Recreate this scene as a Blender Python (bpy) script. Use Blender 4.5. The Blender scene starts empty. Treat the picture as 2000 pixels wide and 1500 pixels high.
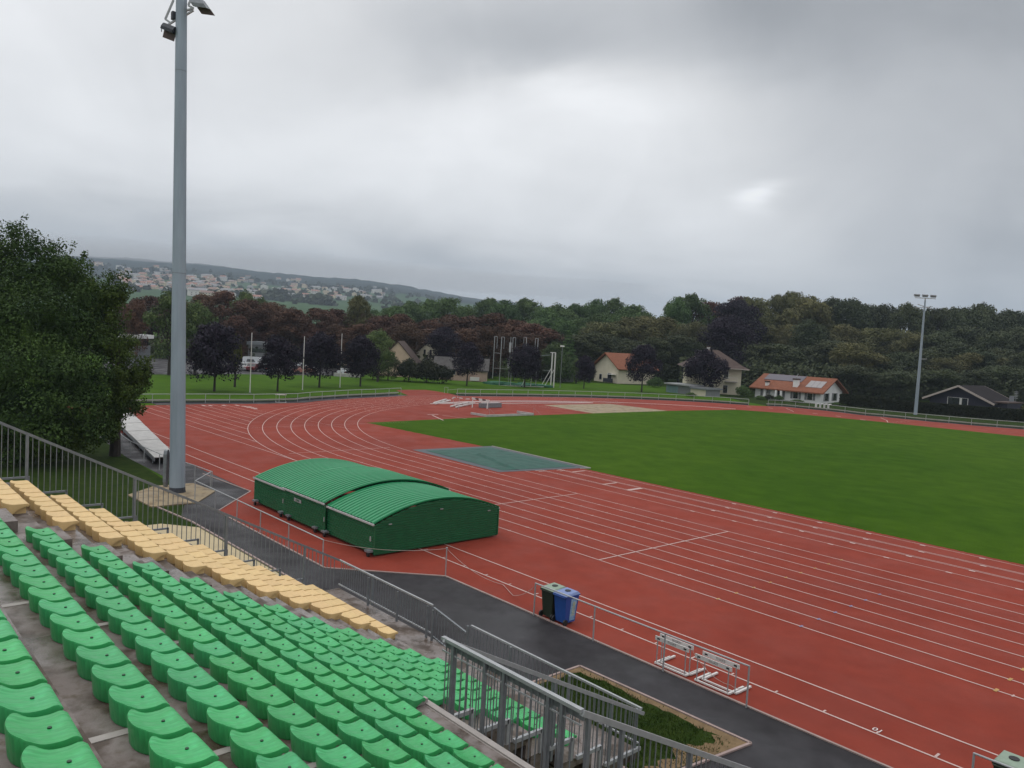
import bpy, math, random
from math import sin, cos, pi, radians, sqrt, atan2
from mathutils import Vector, Matrix, noise
random.seed(7)
SC = bpy.context.scene
COL = SC.collection
# ------------------------------------------------------------------ camera
FPX, YAW, PITCH, ROLL, CAMH = 1547.3, 0.83703, 0.058996, 0.055106, 9.1917   # focal length in px of a 2000 px wide frame
F = Vector((-sin(YAW)*cos(PITCH), cos(YAW)*cos(PITCH), -sin(PITCH)))
R0 = Vector((cos(YAW), sin(YAW), 0)); U0 = R0.cross(F)
RT = cos(ROLL)*R0 + sin(ROLL)*U0; UP = -sin(ROLL)*R0 + cos(ROLL)*U0
EYE = Vector((0, 0, CAMH))
cam = bpy.data.cameras.new('camera'); camo = bpy.data.objects.new('camera', cam); COL.objects.link(camo)
cam.sensor_width = 36; cam.lens = FPX/2000*36; cam.clip_start = 0.05; cam.clip_end = 30000
camo.matrix_world = Matrix(((RT.x, UP.x, -F.x, 0), (RT.y, UP.y, -F.y, 0), (RT.z, UP.z, -F.z, CAMH), (0, 0, 0, 1)))
SC.camera = camo
def ray(px, py): return RT*((px-1000)/FPX) - UP*((py-750)/FPX) + F
def G(px, py, z=0.0):                 # survey: where a sight line meets height z
    d = ray(px, py); return EYE + d*((z-CAMH)/d.z)
def D(px, py, dep): return EYE + ray(px, py)*dep   # survey: sight line at a given distance
def proj(p):
    v = Vector(p)-EYE; z = v.dot(F)
    return (1000+FPX*v.dot(RT)/z, 750-FPX*v.dot(UP)/z, z)
# ------------------------------------------------------------------ sky, sun, exposure
SUN_EL, SUN_AZ = radians(52), radians(250)
W = bpy.data.worlds.new('World'); SC.world = W; W.use_nodes = True
wn, wl = W.node_tree.nodes, W.node_tree.links
wn.clear()
def N(t, **k):
    n = wn.new(t)
    for a, b in k.items(): setattr(n, a, b)
    return n
def wm(op, a, b=None, clamp=False):
    n = wn.new('ShaderNodeMath'); n.operation = op; n.use_clamp = clamp
    for i, v in enumerate((a, b)):
        if v is None: continue
        if isinstance(v, (int, float)): n.inputs[i].default_value = v
        else: wl.new(v, n.inputs[i])
    return n.outputs[0]
tc = N('ShaderNodeTexCoord'); sep = N('ShaderNodeSeparateXYZ'); wl.new(tc.outputs['Generated'], sep.inputs[0])
zz = wm('MAXIMUM', wm('ADD', sep.outputs[2], 0.16), 0.05)
cmb = N('ShaderNodeCombineXYZ')
wl.new(wm('DIVIDE', sep.outputs[0], zz), cmb.inputs[0]); wl.new(wm('DIVIDE', sep.outputs[1], zz), cmb.inputs[1])
n1 = N('ShaderNodeTexNoise'); n1.inputs['Scale'].default_value = 1.25; n1.inputs['Detail'].default_value = 7; n1.inputs['Roughness'].default_value = 0.5; n1.inputs['Distortion'].default_value = 0.35
n2 = N('ShaderNodeTexNoise'); n2.inputs['Scale'].default_value = 0.5; n2.inputs['Detail'].default_value = 4; n2.inputs['Distortion'].default_value = 0.6
wl.new(cmb.outputs[0], n1.inputs[0]); wl.new(cmb.outputs[0], n2.inputs[0])
# direction wobbled by noise so that the cloud masses get ragged edges
wob = N('ShaderNodeVectorMath', operation='MULTIPLY_ADD'); wl.new(n1.outputs['Color'], wob.inputs[0]); wob.inputs[1].default_value = (0.2, 0.2, 0.14)
sub = N('ShaderNodeVectorMath', operation='SUBTRACT'); wl.new(tc.outputs['Generated'], sub.inputs[0]); sub.inputs[1].default_value = (0.1, 0.1, 0.07)
wl.new(sub.outputs[0], wob.inputs[2])
def blob(px, py, rx, ry, amp):
    """a cloud mass in the sky: a soft ellipse round a direction"""
    c = ray(px, py).normalized(); az = Vector((-c.y, c.x, 0)).normalized(); el = c.cross(az)
    d = N('ShaderNodeVectorMath', operation='SUBTRACT'); wl.new(wob.outputs[0], d.inputs[0]); d.inputs[1].default_value = c
    a = N('ShaderNodeVectorMath', operation='DOT_PRODUCT'); wl.new(d.outputs[0], a.inputs[0]); a.inputs[1].default_value = az/(rx/FPX)
    e = N('ShaderNodeVectorMath', operation='DOT_PRODUCT'); wl.new(d.outputs[0], e.inputs[0]); e.inputs[1].default_value = el/(ry/FPX)
    r2 = wm('ADD', wm('POWER', wm('ABSOLUTE', a.outputs['Value']), 2.0), wm('POWER', wm('ABSOLUTE', e.outputs['Value']), 2.0))
    g = wm('POWER', 2.718, wm('MULTIPLY', r2, -1.0))
    f = N('ShaderNodeVectorMath', operation='DOT_PRODUCT'); wl.new(tc.outputs['Generated'], f.inputs[0]); f.inputs[1].default_value = c
    g = wm('MULTIPLY', g, wm('GREATER_THAN', f.outputs['Value'], 0.0))
    return wm('MULTIPLY', g, amp)
v = wm('ADD', 0.70, wm('MULTIPLY', wm('SUBTRACT', n1.outputs['Fac'], 0.5), 0.26))
v = wm('ADD', v, wm('MULTIPLY', wm('SUBTRACT', n2.outputs['Fac'], 0.5), 0.22))
for b in [(100, 150, 900, 330, .17), (1500, 20, 520, 120, -.23), (1930, 260, 300, 300, -.20), (1160, 200, 170, 45, .17), (1230, 300, 280, 120, .17), (980, 110, 170, 60, -.13), (1330, 190, 330, 40, .06),
          (1530, 412, 42, 26, .30), (1400, 470, 260, 60, .15), (300, 470, 560, 80, -.23), (900, 535, 380, 45, -.16), (1300, 545, 600, 50, .10),
          (880, 330, 450, 130, .10), (1980, 520, 260, 100, -.10), (1180, 330, 160, 60, -.07), (800, 80, 300, 100, -.06)]:
    v = wm('ADD', v, blob(*b))
n3 = N('ShaderNodeTexNoise'); n3.inputs['Scale'].default_value = 4.5; n3.inputs['Detail'].default_value = 6; n3.inputs['Distortion'].default_value = .8; wl.new(tc.outputs['Generated'], n3.inputs[0])
v = wm('ADD', v, wm('MULTIPLY', wm('SUBTRACT', n3.outputs['Fac'], 0.5), 0.27))
zen = wm('MULTIPLY', wm('MAXIMUM', wm('SUBTRACT', sep.outputs[2], 0.42), 0.0), 1.5)   # an overcast sky is brightest overhead
v = wm('MAXIMUM', wm('ADD', v, zen), 0.12)
tint = N('ShaderNodeValToRGB'); tint.color_ramp.elements[0].color = (.93, .97, 1.03, 1); tint.color_ramp.elements[1].color = (.985, .99, 1.0, 1)
tint.color_ramp.elements[0].position = 0.22; tint.color_ramp.elements[1].position = 0.75
wl.new(v, tint.inputs[0])
cc = N('ShaderNodeVectorMath', operation='SCALE'); wl.new(tint.outputs[0], cc.inputs[0]); wl.new(v, cc.inputs['Scale'])
sky = N('ShaderNodeTexSky', sky_type='NISHITA'); sky.sun_disc = False; sky.sun_elevation = SUN_EL; sky.sun_rotation = SUN_AZ
bg1 = N('ShaderNodeBackground'); bg1.inputs[1].default_value = 1.0; wl.new(cc.outputs[0], bg1.inputs[0])
bg2 = N('ShaderNodeBackground'); bg2.inputs[1].default_value = 0.08; wl.new(sky.outputs[0], bg2.inputs[0])
mx = N('ShaderNodeMixShader'); mx.inputs[0].default_value = 0.95; wl.new(bg2.outputs[0], mx.inputs[1]); wl.new(bg1.outputs[0], mx.inputs[2])
wo = N('ShaderNodeOutputWorld'); wl.new(mx.outputs[0], wo.inputs[0])
sun = bpy.data.lights.new('sun', 'SUN'); sun.energy = 0.5; sun.angle = radians(25); sun.color = (1, .97, .93)
so = bpy.data.objects.new('sun', sun); COL.objects.link(so)
so.rotation_euler = Vector((sin(SUN_AZ)*cos(SUN_EL), cos(SUN_AZ)*cos(SUN_EL), sin(SUN_EL))).to_track_quat('Z', 'Y').to_euler()
SC.view_settings.view_transform = 'Standard'; SC.view_settings.look = 'None'; SC.view_settings.exposure = 0.10; SC.view_settings.gamma = 1
# ------------------------------------------------------------------ helpers
class MB:
    def __init__(s): s.v = []; s.f = []
    def add(s, vs, fs):
        o = len(s.v); s.v += [tuple(p) for p in vs]; s.f += [tuple(i+o for i in f) for f in fs]; return s
    def box(s, x0, x1, y0, y1, z0, z1):
        return s.add([(x0,y0,z0),(x1,y0,z0),(x1,y1,z0),(x0,y1,z0),(x0,y0,z1),(x1,y0,z1),(x1,y1,z1),(x0,y1,z1)],
                     [(0,3,2,1),(4,5,6,7),(0,1,5,4),(1,2,6,5),(2,3,7,6),(3,0,4,7)])
    def cbox(s, c, sx, sy, sz): return s.box(c[0]-sx/2, c[0]+sx/2, c[1]-sy/2, c[1]+sy/2, c[2]-sz/2, c[2]+sz/2)
    def bar(s, p, q, w=.05, h=None, up=(0,0,1)):
        h = h or w; p = Vector(p); q = Vector(q); d = (q-p).normalized(); u = Vector(up)
        if abs(d.dot(u)) > .98: u = Vector((0,1,0))
        a = d.cross(u).normalized()*(w/2); b = a.cross(d).normalized()*(h/2)
        P = [p-a-b, p+a-b, p+a+b, p-a+b, q-a-b, q+a-b, q+a+b, q-a+b]
        return s.add(P, [(0,1,2,3),(7,6,5,4),(0,4,5,1),(1,5,6,2),(2,6,7,3),(3,7,4,0)])
    def tube(s, pts, r, n=8, r1=None, cap=True):
        pts = [Vector(p) for p in pts]; m = len(pts); rings = []
        for i, p in enumerate(pts):
            d = (pts[min(i+1,m-1)]-pts[max(i-1,0)]).normalized()
            u = Vector((0,0,1)) if abs(d.z) < .95 else Vector((1,0,0))
            a = d.cross(u).normalized(); b = a.cross(d)
            rr = r if r1 is None else r+(r1-r)*i/(m-1)
            rings.append([p+(a*cos(2*pi*k/n)+b*sin(2*pi*k/n))*rr for k in range(n)])
        vs = [x for g in rings for x in g]; fs = []
        for i in range(m-1):
            for k in range(n): fs.append((i*n+k, i*n+(k+1)%n, (i+1)*n+(k+1)%n, (i+1)*n+k))
        if cap: fs += [tuple(reversed(range(n))), tuple(range((m-1)*n, m*n))]
        return s.add(vs, fs)
    def prism(s, pts, z0, z1):
        n = len(pts)
        return s.add([(p[0],p[1],z0) for p in pts]+[(p[0],p[1],z1) for p in pts],
                     [tuple(reversed(range(n))), tuple(range(n, 2*n))]+[(i,(i+1)%n,n+(i+1)%n,n+i) for i in range(n)])
    def sheet(s, pts, z): return s.add([(p[0],p[1],z) for p in pts], [tuple(range(len(pts)))])
    def path(s, pts, w, z, closed=False):         # a flat ribbon along pts
        pts = [Vector((p[0],p[1],0)) for p in pts]; n = len(pts); vs = []
        for i, p in enumerate(pts):
            d = pts[min(i+1,n-1)]-pts[max(i-1,0)]; d.normalize(); a = Vector((-d.y,d.x,0))*w/2
            vs += [(p.x-a.x,p.y-a.y,z),(p.x+a.x,p.y+a.y,z)]
        return s.add(vs, [(2*i,2*i+2,2*i+3,2*i+1) for i in range(n-1)])
    def kerb(s, pts, w, z0, z1):
        for a, b in zip(pts[:-1], pts[1:]):
            a = Vector((a[0],a[1],0)); b = Vector((b[0],b[1],0)); d = (b-a).normalized(); q = Vector((-d.y,d.x,0))*w/2
            s.prism([a-q, b-q, b+q, a+q], z0, z1)
        return s
    def mesh(s, name, mat, smooth=False, off=(0,0,0)):
        me = bpy.data.meshes.new(name)
        me.from_pydata([(a-off[0],b-off[1],c-off[2]) for a,b,c in s.v], [], s.f)
        if mat: me.materials.append(mat)
        if smooth: me.polygons.foreach_set('use_smooth', [True]*len(me.polygons))
        me.update(); return me
    def build(s, name, mat, parent=None, smooth=False, loc=None, wfix=True):
        """one mesh object; vertices are given in world space and stored relative to the thing's base"""
        off = (0,0,0)
        if parent is not None and wfix: off = tuple(parent.get('base', (0,0,0)))
        if loc is not None: off = tuple(loc)
        me = s.mesh(name, mat, smooth, off)
        o = bpy.data.objects.new(name, me); COL.objects.link(o)
        if parent is not None:
            o.parent = parent
            if 'base' in parent and parent.get('issub', 0) == 0: pass
        elif loc is not None: o.location = loc
        if parent is not None: o['base'] = off
        return o
def tag(o, label=None, cat=None, group=None, kind=None):
    if label: o['label'] = label
    if cat: o['category'] = cat
    if group: o['group'] = group
    if kind: o['kind'] = kind
    return o
def thing(name, label, cat, loc=(0,0,0), group=None, rz=0, world=True):
    o = bpy.data.objects.new(name, None); COL.objects.link(o); o.empty_display_size = .2
    o.location = loc; o.rotation_euler = (0,0,rz)
    if world and not rz: o['base'] = tuple(loc)
    return tag(o, label, cat, group)
def struct(name, mb, mat, smooth=False): return tag(mb.build(name, mat, smooth=smooth), kind='structure')
def copy_tree(o, parent=None):
    c = o.copy(); COL.objects.link(c); c.parent = parent
    for ch in list(o.children): copy_tree(ch, c)
    return c
ONES = ['','first','second','third','fourth','fifth','sixth','seventh','eighth','ninth','tenth','eleventh','twelfth','thirteenth','fourteenth','fifteenth','sixteenth','seventeenth','eighteenth','nineteenth']
TENS = {2:'twenty',3:'thirty',4:'forty',5:'fifty',6:'sixty',7:'seventy'}
def ordn(n):
    if n < 20: return ONES[n]
    t, u = divmod(n, 10)
    return (TENS[t][:-1]+'ieth') if u == 0 else TENS[t]+'-'+ONES[u]
# ------------------------------------------------------------------ materials
MATS = {}
def mat(name, col, rough=.7, var=.12, vscale=3.0, detail=4, metal=0, spec=.5, col2=None, bump=0, bscale=40, rvar=0, rscale=.6, objrand=0, coat=0, stretch=None):
    if name in MATS: return MATS[name]
    m = bpy.data.materials.new(name); m.use_nodes = True; nt = m.node_tree; n, l = nt.nodes, nt.links
    b = n['Principled BSDF']; b.inputs['Metallic'].default_value = metal; b.inputs['Specular IOR Level'].default_value = spec
    b.inputs['Roughness'].default_value = rough
    if coat: b.inputs['Coat Weight'].default_value = coat; b.inputs['Coat Roughness'].default_value = .15
    tcn = n.new('ShaderNodeTexCoord'); vec = tcn.outputs['Object']
    if stretch:
        mp = n.new('ShaderNodeMapping'); mp.inputs['Scale'].default_value = stretch; l.new(vec, mp.inputs[0]); vec = mp.outputs[0]
    no = n.new('ShaderNodeTexNoise'); no.inputs['Scale'].default_value = vscale; no.inputs['Detail'].default_value = detail; no.inputs['Roughness'].default_value = .6
    l.new(vec, no.inputs[0])
    cr = n.new('ShaderNodeValToRGB'); cr.color_ramp.elements[0].position = .32; cr.color_ramp.elements[1].position = .68
    c = Vector(col); c2 = Vector(col2) if col2 else c*(1+var)
    c1 = c if col2 else c*(1-var)
    cr.color_ramp.elements[0].color = (*c1, 1); cr.color_ramp.elements[1].color = (*c2, 1)
    l.new(no.outputs['Fac'], cr.inputs[0]); out = cr.outputs[0]
    if objrand:
        oi = n.new('ShaderNodeObjectInfo'); hs = n.new('ShaderNodeHueSaturation')
        mr = n.new('ShaderNodeMapRange'); mr.inputs[3].default_value = 1-objrand; mr.inputs[4].default_value = 1+objrand
        l.new(oi.outputs['Random'], mr.inputs[0]); l.new(mr.outputs[0], hs.inputs['Value']); l.new(out, hs.inputs['Color'])
        mh = n.new('ShaderNodeMapRange'); mh.inputs[3].default_value = .5-objrand*.06; mh.inputs[4].default_value = .5+objrand*.06
        wn2 = n.new('ShaderNodeTexWhiteNoise'); wn2.noise_dimensions = '1D'; l.new(oi.outputs['Random'], wn2.inputs['W']); l.new(wn2.outputs['Value'], mh.inputs[0]); l.new(mh.outputs[0], hs.inputs['Hue'])
        out = hs.outputs[0]
    l.new(out, b.inputs['Base Color'])
    if rvar:
        nr = n.new('ShaderNodeTexNoise'); nr.inputs['Scale'].default_value = rscale; nr.inputs['Detail'].default_value = 5; l.new(vec, nr.inputs[0])
        mr = n.new('ShaderNodeMapRange'); mr.inputs[1].default_value = .4; mr.inputs[2].default_value = .6; mr.inputs[3].default_value = max(.04, rough-rvar); mr.inputs[4].default_value = min(1, rough+rvar)
        l.new(nr.outputs['Fac'], mr.inputs[0]); l.new(mr.outputs[0], b.inputs['Roughness'])
    if bump:
        nb = n.new('ShaderNodeTexNoise'); nb.inputs['Scale'].default_value = bscale; nb.inputs['Detail'].default_value = 3; l.new(vec, nb.inputs[0])
        bp = n.new('ShaderNodeBump'); bp.inputs['Strength'].default_value = bump; bp.inputs['Distance'].default_value = .02; l.new(nb.outputs['Fac'], bp.inputs['Height']); l.new(bp.outputs[0], b.inputs['Normal'])
    MATS[name] = m; return m
def addnoise(m, scale, lo, hi, amt, detail=6, coord='Object'):
    """multiply a second, larger patch pattern (wear, damp, dirt) onto the base colour"""
    nt = m.node_tree; n, l = nt.nodes, nt.links; b = n['Principled BSDF']; src = b.inputs['Base Color'].links[0].from_socket
    tcn = n.new('ShaderNodeTexCoord'); no = n.new('ShaderNodeTexNoise'); no.inputs['Scale'].default_value = scale; no.inputs['Detail'].default_value = detail
    l.new(tcn.outputs[coord], no.inputs[0]); mr = n.new('ShaderNodeMapRange'); mr.inputs[1].default_value = lo; mr.inputs[2].default_value = hi; mr.inputs[3].default_value = 0; mr.inputs[4].default_value = 1
    l.new(no.outputs['Fac'], mr.inputs[0])
    mix = n.new('ShaderNodeMix'); mix.data_type = 'RGBA'; mix.blend_type = 'MULTIPLY'; l.new(mr.outputs[0], mix.inputs['Factor']); l.new(src, mix.inputs['A']); mix.inputs['B'].default_value = (*amt, 1)
    l.new(mix.outputs['Result'], b.inputs['Base Color']); return m
M_track = mat('track_rubber', (.245,.040,.023), .8, .08, 1.2, detail=8, bump=.25, bscale=160, rvar=.08, rscale=.5, spec=.16)
addnoise(M_track, .12, .42, .62, (.86,.84,.86)); addnoise(M_track, 55, .35, .7, (.86,.86,.86), 2)
M_line = mat('line_paint', (.50,.36,.33), .6, .10, 4, spec=.3)
M_line2 = mat('bright_line_paint', (.66,.60,.58), .55, .08, 4, spec=.3)
M_yel = mat('yellow_mark_paint', (.42,.24,.07), .6); M_blue = mat('blue_mark_paint', (.16,.17,.30), .6)
M_grass = mat('field_grass', (.044,.094,.0058), .9, .18, .5, detail=10, bump=.6, bscale=55, spec=.03, col2=(.062,.120,.008))
addnoise(M_grass, .05, .42, .6, (.76,.86,.74)); addnoise(M_grass, .6, .45, .62, (.86,.9,.8), 8); addnoise(M_grass, 14, .35, .7, (.72,.78,.7), 3)
M_lawn = mat('meadow_grass', (.046,.098,.010), .9, .2, .35, detail=10, bump=.6, bscale=30, spec=.03, col2=(.066,.130,.012))
addnoise(M_lawn, 6, .35, .7, (.74,.8,.72), 3)
M_dgrass = mat('rough_dark_grass', (.014,.030,.006), .9, .3, 1.6, detail=9, bump=.8, bscale=30, spec=.03, col2=(.032,.050,.010))
M_soil = mat('bare_soil', (.17,.115,.062), .9, .25, 3, detail=8, bump=.5, bscale=30, spec=.2)
M_asph = mat('damp_asphalt', (.017,.0155,.018), .55, .22, 2.5, detail=8, bump=.4, bscale=150, rvar=.20, rscale=.35, spec=.28, col2=(.031,.028,.032))
addnoise(M_asph, .45, .45, .6, (.68,.66,.66))
M_edge = mat('edging_stone', (.30,.22,.20), .7, .15, 3)
M_pad = mat('sandy_concrete', (.26,.20,.12), .7, .2, 1.2, detail=8, rvar=.15)
addnoise(M_pad, 1.3, .5, .62, (.6,.55,.5))
M_pale = mat('pale_slab', (.42,.34,.20), .7, .1, 1.0, detail=6)
M_conc = mat('damp_concrete', (.120,.095,.080), .42, .2, 1.6, detail=9, rvar=.36, rscale=.9, bump=.2, bscale=60, spec=.5, col2=(.235,.200,.190))
addnoise(M_conc, 1.7, .49, .57, (.42,.35,.28)); addnoise(M_conc, 9, .5, .72, (.55,.50,.38), 4)
M_side = mat('side_wall_concrete', (.27,.22,.18), .75, .15, 1.0, detail=6)
M_joint = mat('joint_strip', (.34,.31,.29), .6, .1, 5)
M_galv = mat('galvanised_steel', (.20,.215,.23), .5, .14, 6, metal=.35, spec=.5)
M_galvl = mat('pale_galvanised_steel', (.36,.37,.38), .5, .1, 6, metal=.3, spec=.5)
M_mast = mat('mast_steel', (.27,.32,.37), .55, .10, 2.0, metal=.25, detail=7, stretch=(1,1,.15))
M_white = mat('white_enamel', (.62,.60,.58), .5, .06, 6); M_dirtyw = mat('weathered_white', (.40,.39,.375), .6, .18, 2, detail=8)
M_black = mat('black_rubber', (.012,.012,.013), .6, .2, 8); M_dark = mat('dark_metal', (.03,.034,.045), .5, .2, 6)
M_rope = mat('rope', (.42,.33,.30), .8)
M_seatg = mat('green_seat_plastic', (.040,.34,.105), .42, .17, 3.2, stretch=(13,2.2,2.2), detail=6, spec=.45, rvar=.10, rscale=4, objrand=.10)
addnoise(M_seatg, 7, .54, .72, (1.25,1.15,1.3), 5)
M_seaty = mat('yellow_seat_plastic', (.66,.46,.21), .5, .06, 9, spec=.4, objrand=.05)
M_cap = mat('seat_bolt', (.01,.05,.02), .5)
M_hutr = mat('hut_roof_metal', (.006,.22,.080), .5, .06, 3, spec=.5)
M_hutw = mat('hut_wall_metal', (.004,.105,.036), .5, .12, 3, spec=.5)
M_trim = mat('hut_trim', (.42,.42,.42), .5)
M_tarp = mat('green_tarpaulin', (.018,.078,.058), .6, .2, 1.2, detail=8, bump=.9, bscale=5, spec=.25)
M_tarpe = mat('tarp_border', (.035,.045,.055), .5)
M_rubber = M_black
M_net = mat('green_net', (.015,.10,.05), .9)
M_glass = mat('window_glass', (.02,.024,.028), .12, .2, 2, spec=.8)
M_tile = mat('orange_roof_tile', (.20,.080,.048), .8, .16, 2.0, detail=6, spec=.12, bump=.8, bscale=9)
M_tile2 = mat('grey_roof_tile', (.085,.062,.055), .8, .16, 2.0, detail=6, spec=.12, bump=.8, bscale=9)
M_tiled = mat('dark_roof_tile', (.022,.019,.020), .9, .16, 2.0, spec=.08)
M_cream = mat('cream_render', (.60,.55,.43), .85, .06, 1); M_whiter = mat('white_render', (.70,.70,.69), .85, .05, 1)
M_pink = mat('pinkish_render', (.42,.30,.24), .85, .08, 1); M_beige = mat('beige_render', (.50,.38,.28), .85, .07, 1)
M_blueh = mat('blue_black_boards', (.018,.018,.034), .8, .2, 2, stretch=(8,8,.5))
M_barge = mat('pale_bargeboard', (.36,.31,.28), .7); M_teal = mat('teal_doors', (.14,.23,.23), .7)
M_pv = mat('solar_panel', (.055,.045,.065), .3, .1, 4); M_collector = mat('pale_solar_collector', (.24,.22,.22), .3)
M_shut = mat('grey_shutter', (.17,.18,.185), .7); M_brown = mat('brown_roof', (.20,.12,.07), .85)
M_bark = mat('bark', (.030,.024,.020), .9, .25, 6, bump=.6, bscale=12)
def leafmat(name, a, b, rand=.26, sc=2.2):
    m = mat(name, a, .75, col2=b, vscale=sc, detail=5, spec=.2, objrand=rand); return m
L_purple = leafmat('purple_maple_leaves', (.010,.008,.017), (.024,.016,.028), .12)
L_brown = leafmat('brown_autumn_leaves', (.044,.021,.015), (.105,.052,.032))
L_green = leafmat('green_woodland_leaves', (.026,.056,.017), (.085,.140,.040))
L_dark = leafmat('dark_woodland_leaves', (.022,.034,.015), (.062,.074,.032))
L_olive = leafmat('olive_leaves', (.050,.056,.020), (.130,.124,.050))
L_light = leafmat('light_green_leaves', (.035,.062,.022), (.105,.140,.045))
L_yel = leafmat('yellow_green_leaves', (.040,.048,.010), (.120,.110,.020))
L_near = leafmat('near_tree_leaves', (.014,.036,.008), (.055,.098,.018), .0, .35)
L_near2 = leafmat('near_tree_side_leaves', (.018,.042,.008), (.062,.092,.013), .0, .5)
L_hedge = leafmat('hedge_leaves', (.012,.017,.008), (.030,.034,.014))
# ------------------------------------------------------------------ ground
RK = 36.5; Y0 = 25.145; LW = 1.22; XC = -47.64; YK = Y0+8*LW; YC = YK+RK; RO = RK+8*LW
gr = MB()
def gz(x, y):
    return -.02
gs = MB().sheet([(-6000,-400),(900,-400),(900,7000),(-6000,7000)], -.03)
struct('ground', gs, M_lawn)
dg = MB().sheet([(-90,-30),(-35,-30),(-35,13.3),(-37.4,15),(-55,16),(-70,17.5),(-90,18.5)], -.018)
struct('rough_grass_bank', dg, M_dgrass)
asph = MB().sheet([(-92,18.4),(-70,17.2),(-55,15.9),(-43,15.7),(-37.5,13.35),(60,13.35),(60,18.22),(-41.2,18.5),(-92,19.5)], -.012)
struct('asphalt_path', asph, M_asph)
farp = [tuple(G(*q)[:2]) for q in [(260,789.5),(500,788.5),(600,786.5),(700,777),(760,774),(787,772)]]
fl = [G(*q) for q in [(297.5,787.5),(401,786.6),(448.4,786.6),(495.5,786.6),(545,785.5),(581,784.5),(605,781.5),(629,780),(654,778.2),(679.4,776.4),(706,775),(733,774),(759.5,772.5),(783,771)]]
fr = [G(*q) for q in [(893,772.5),(909,772.8),(938,773.2),(970,773.5),(1001,773.7),(1031,774),(1060,774.4),(1091,775),(1123,775.5),(1155,776.2),(1187,777.3),(1220,778.2),(1253,779.5),(1286,780.8),(1320,782.3),(1355,784),(1391,786),(1426,788.3),(1462,791)]]
fr2 = [G(*q) for q in [(1500,792.5),(1513,793),(1527,793.5),(1553,796),(1580,798.5),(1615,802),(1650,806),(1690,811),(1726,814),(1768,818),(1808,822),(1853,826),(1897,830),(1947,834),(2000,838)]]
d_ = (fr2[-1]-fr2[-4]).normalized(); fr2 += [fr2[-1]+d_*3.1*i for i in range(1,9)]
def inset(ps, k):
    out = []
    for i, p in enumerate(ps):
        a = ps[min(i+1,len(ps)-1)]-ps[max(i-1,0)]; a.z = 0; a.normalize(); out.append(Vector((p.x+a.y*k, p.y-a.x*k, 0)))
    return out
strip = inset(fl, 1.3); strip2 = inset(fr, .9); strip3 = inset(fr2, .8)
# asphalt margin that runs round the outside of the track
am = MB()
def band(outer, inner, z):
    n = len(outer); am.add([(p.x,p.y,z) for p in outer]+[(p.x,p.y,z) for p in inner], [(i,i+1,n+i+1,n+i) for i in range(n-1)])
band(inset(fl,-1.0), inset(fl,1.6), -.012); band(inset(fr,-.4), inset(fr,1.0), -.012); band(inset(fr2,-.4), inset(fr2,.9), -.012)
struct('asphalt_margin', am, M_asph)
chute_out = [tuple(G(*q)[:2]) for q in [(773,761.8),(800,761.2),(832,761.4),(850,763.8),(880,769)]]
red = [(60,18.25),(-23.4,18.3),(-26.7,14.98),(-37.45,15.08),(-41.2,18.35),(-92,19.3)]
red += [(-88.0+1.5,20),(-86.6,30)] + [(p.x,p.y) for p in strip[1:]] + chute_out + [(p.x,p.y) for p in strip2] + [(p.x,p.y) for p in strip3] + [(60,strip3[-1].y+5)]
struct('running_track', MB().sheet(red, -.004), M_track)
# the infield
gA = [tuple(G(*q)[:2]) for q in [(2000,853),(1700,822),(1550,808),(1437,800.3)]]
ex = Vector(gA[0])-Vector(gA[1]); e0 = Vector(gA[0])+ex*2.2
def wav(p, q, n, a):
    return [(p[0]+(q[0]-p[0])*i/n+a*.3*noise.noise(Vector((i*.9,2,p[0]))), p[1]+(q[1]-p[1])*i/n+a*noise.noise(Vector((i*.63,p[1],0)))) for i in range(n)]
field = wav((e0.x,42.1),(-39,42.15),420,.14)+wav((-39.0,42.15),(-50,42.35),40,.1)+wav((-50,42.35),(-67.1,41.5),50,.12)+[(-67.1,41.5)]+[tuple(G(*q)[:2]) for q in [(950,814.5),(1180,806.5),(1310,802.3)]]+[gA[3],gA[2],gA[1],gA[0],(e0.x,e0.y)]
struct('infield_grass', MB().sheet(field, .002), M_grass)
struct('sandy_apron', MB().sheet([tuple(G(*q)[:2]) for q in [(1062,791),(1100,790.2),(1190,788.8),(1305,802.4),(1160,807.5)]], .000), M_pad)
struct('grass_plot', MB().sheet([(-14.7,12.0),(-14.7,16.42),(-9.38,16.56),(-9.85,12.0)], -.002), M_dgrass)
sm = MB()
for (x0,x1,y0,y1) in [(-14.72,-9.36,16.2,16.5),(-14.72,-14.4,12.2,16.2)]:
    sm.box(x0,x1,y0,y1,-.02,.012)
struct('plot_kerb', MB().kerb([(-14.72,12.3),(-14.72,16.45),(-9.36,16.6),(-9.9,12.3)], .07, -.03, .03), M_edge)
plot_soil = MB(); rr = random.Random(3)
def jag(p, q, w, n=26):
    p = Vector(p); q = Vector(q); d = (q-p); a = Vector((-d.y,d.x)).normalized()
    ins = [p+d*(i/n)+a*(w*(.6+.5*noise.noise(Vector((i*.45+p.x, p.y, 0)))+.25*noise.noise(Vector((i*1.7,p.y,7))))) for i in range(n+1)]
    return [tuple(p), tuple(q)]+[tuple(x) for x in reversed(ins)]
plot_soil.sheet(jag((-9.40,16.55),(-14.68,16.4),.36), .003); plot_soil.sheet(jag((-14.68,16.4),(-14.68,12.4),.30), .007); plot_soil.sheet(jag((-9.95,12.8),(-9.42,16.5),.75), .011)
struct('bare_soil_margin', plot_soil, M_soil)
struct('path_edging', MB().kerb([(60,18.2),(-23.4,18.26),(-26.68,14.95),(-37.45,15.04),(-41.2,18.35),(-47.2,18.0)], .07, -.03, .022), M_edge)
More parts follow.
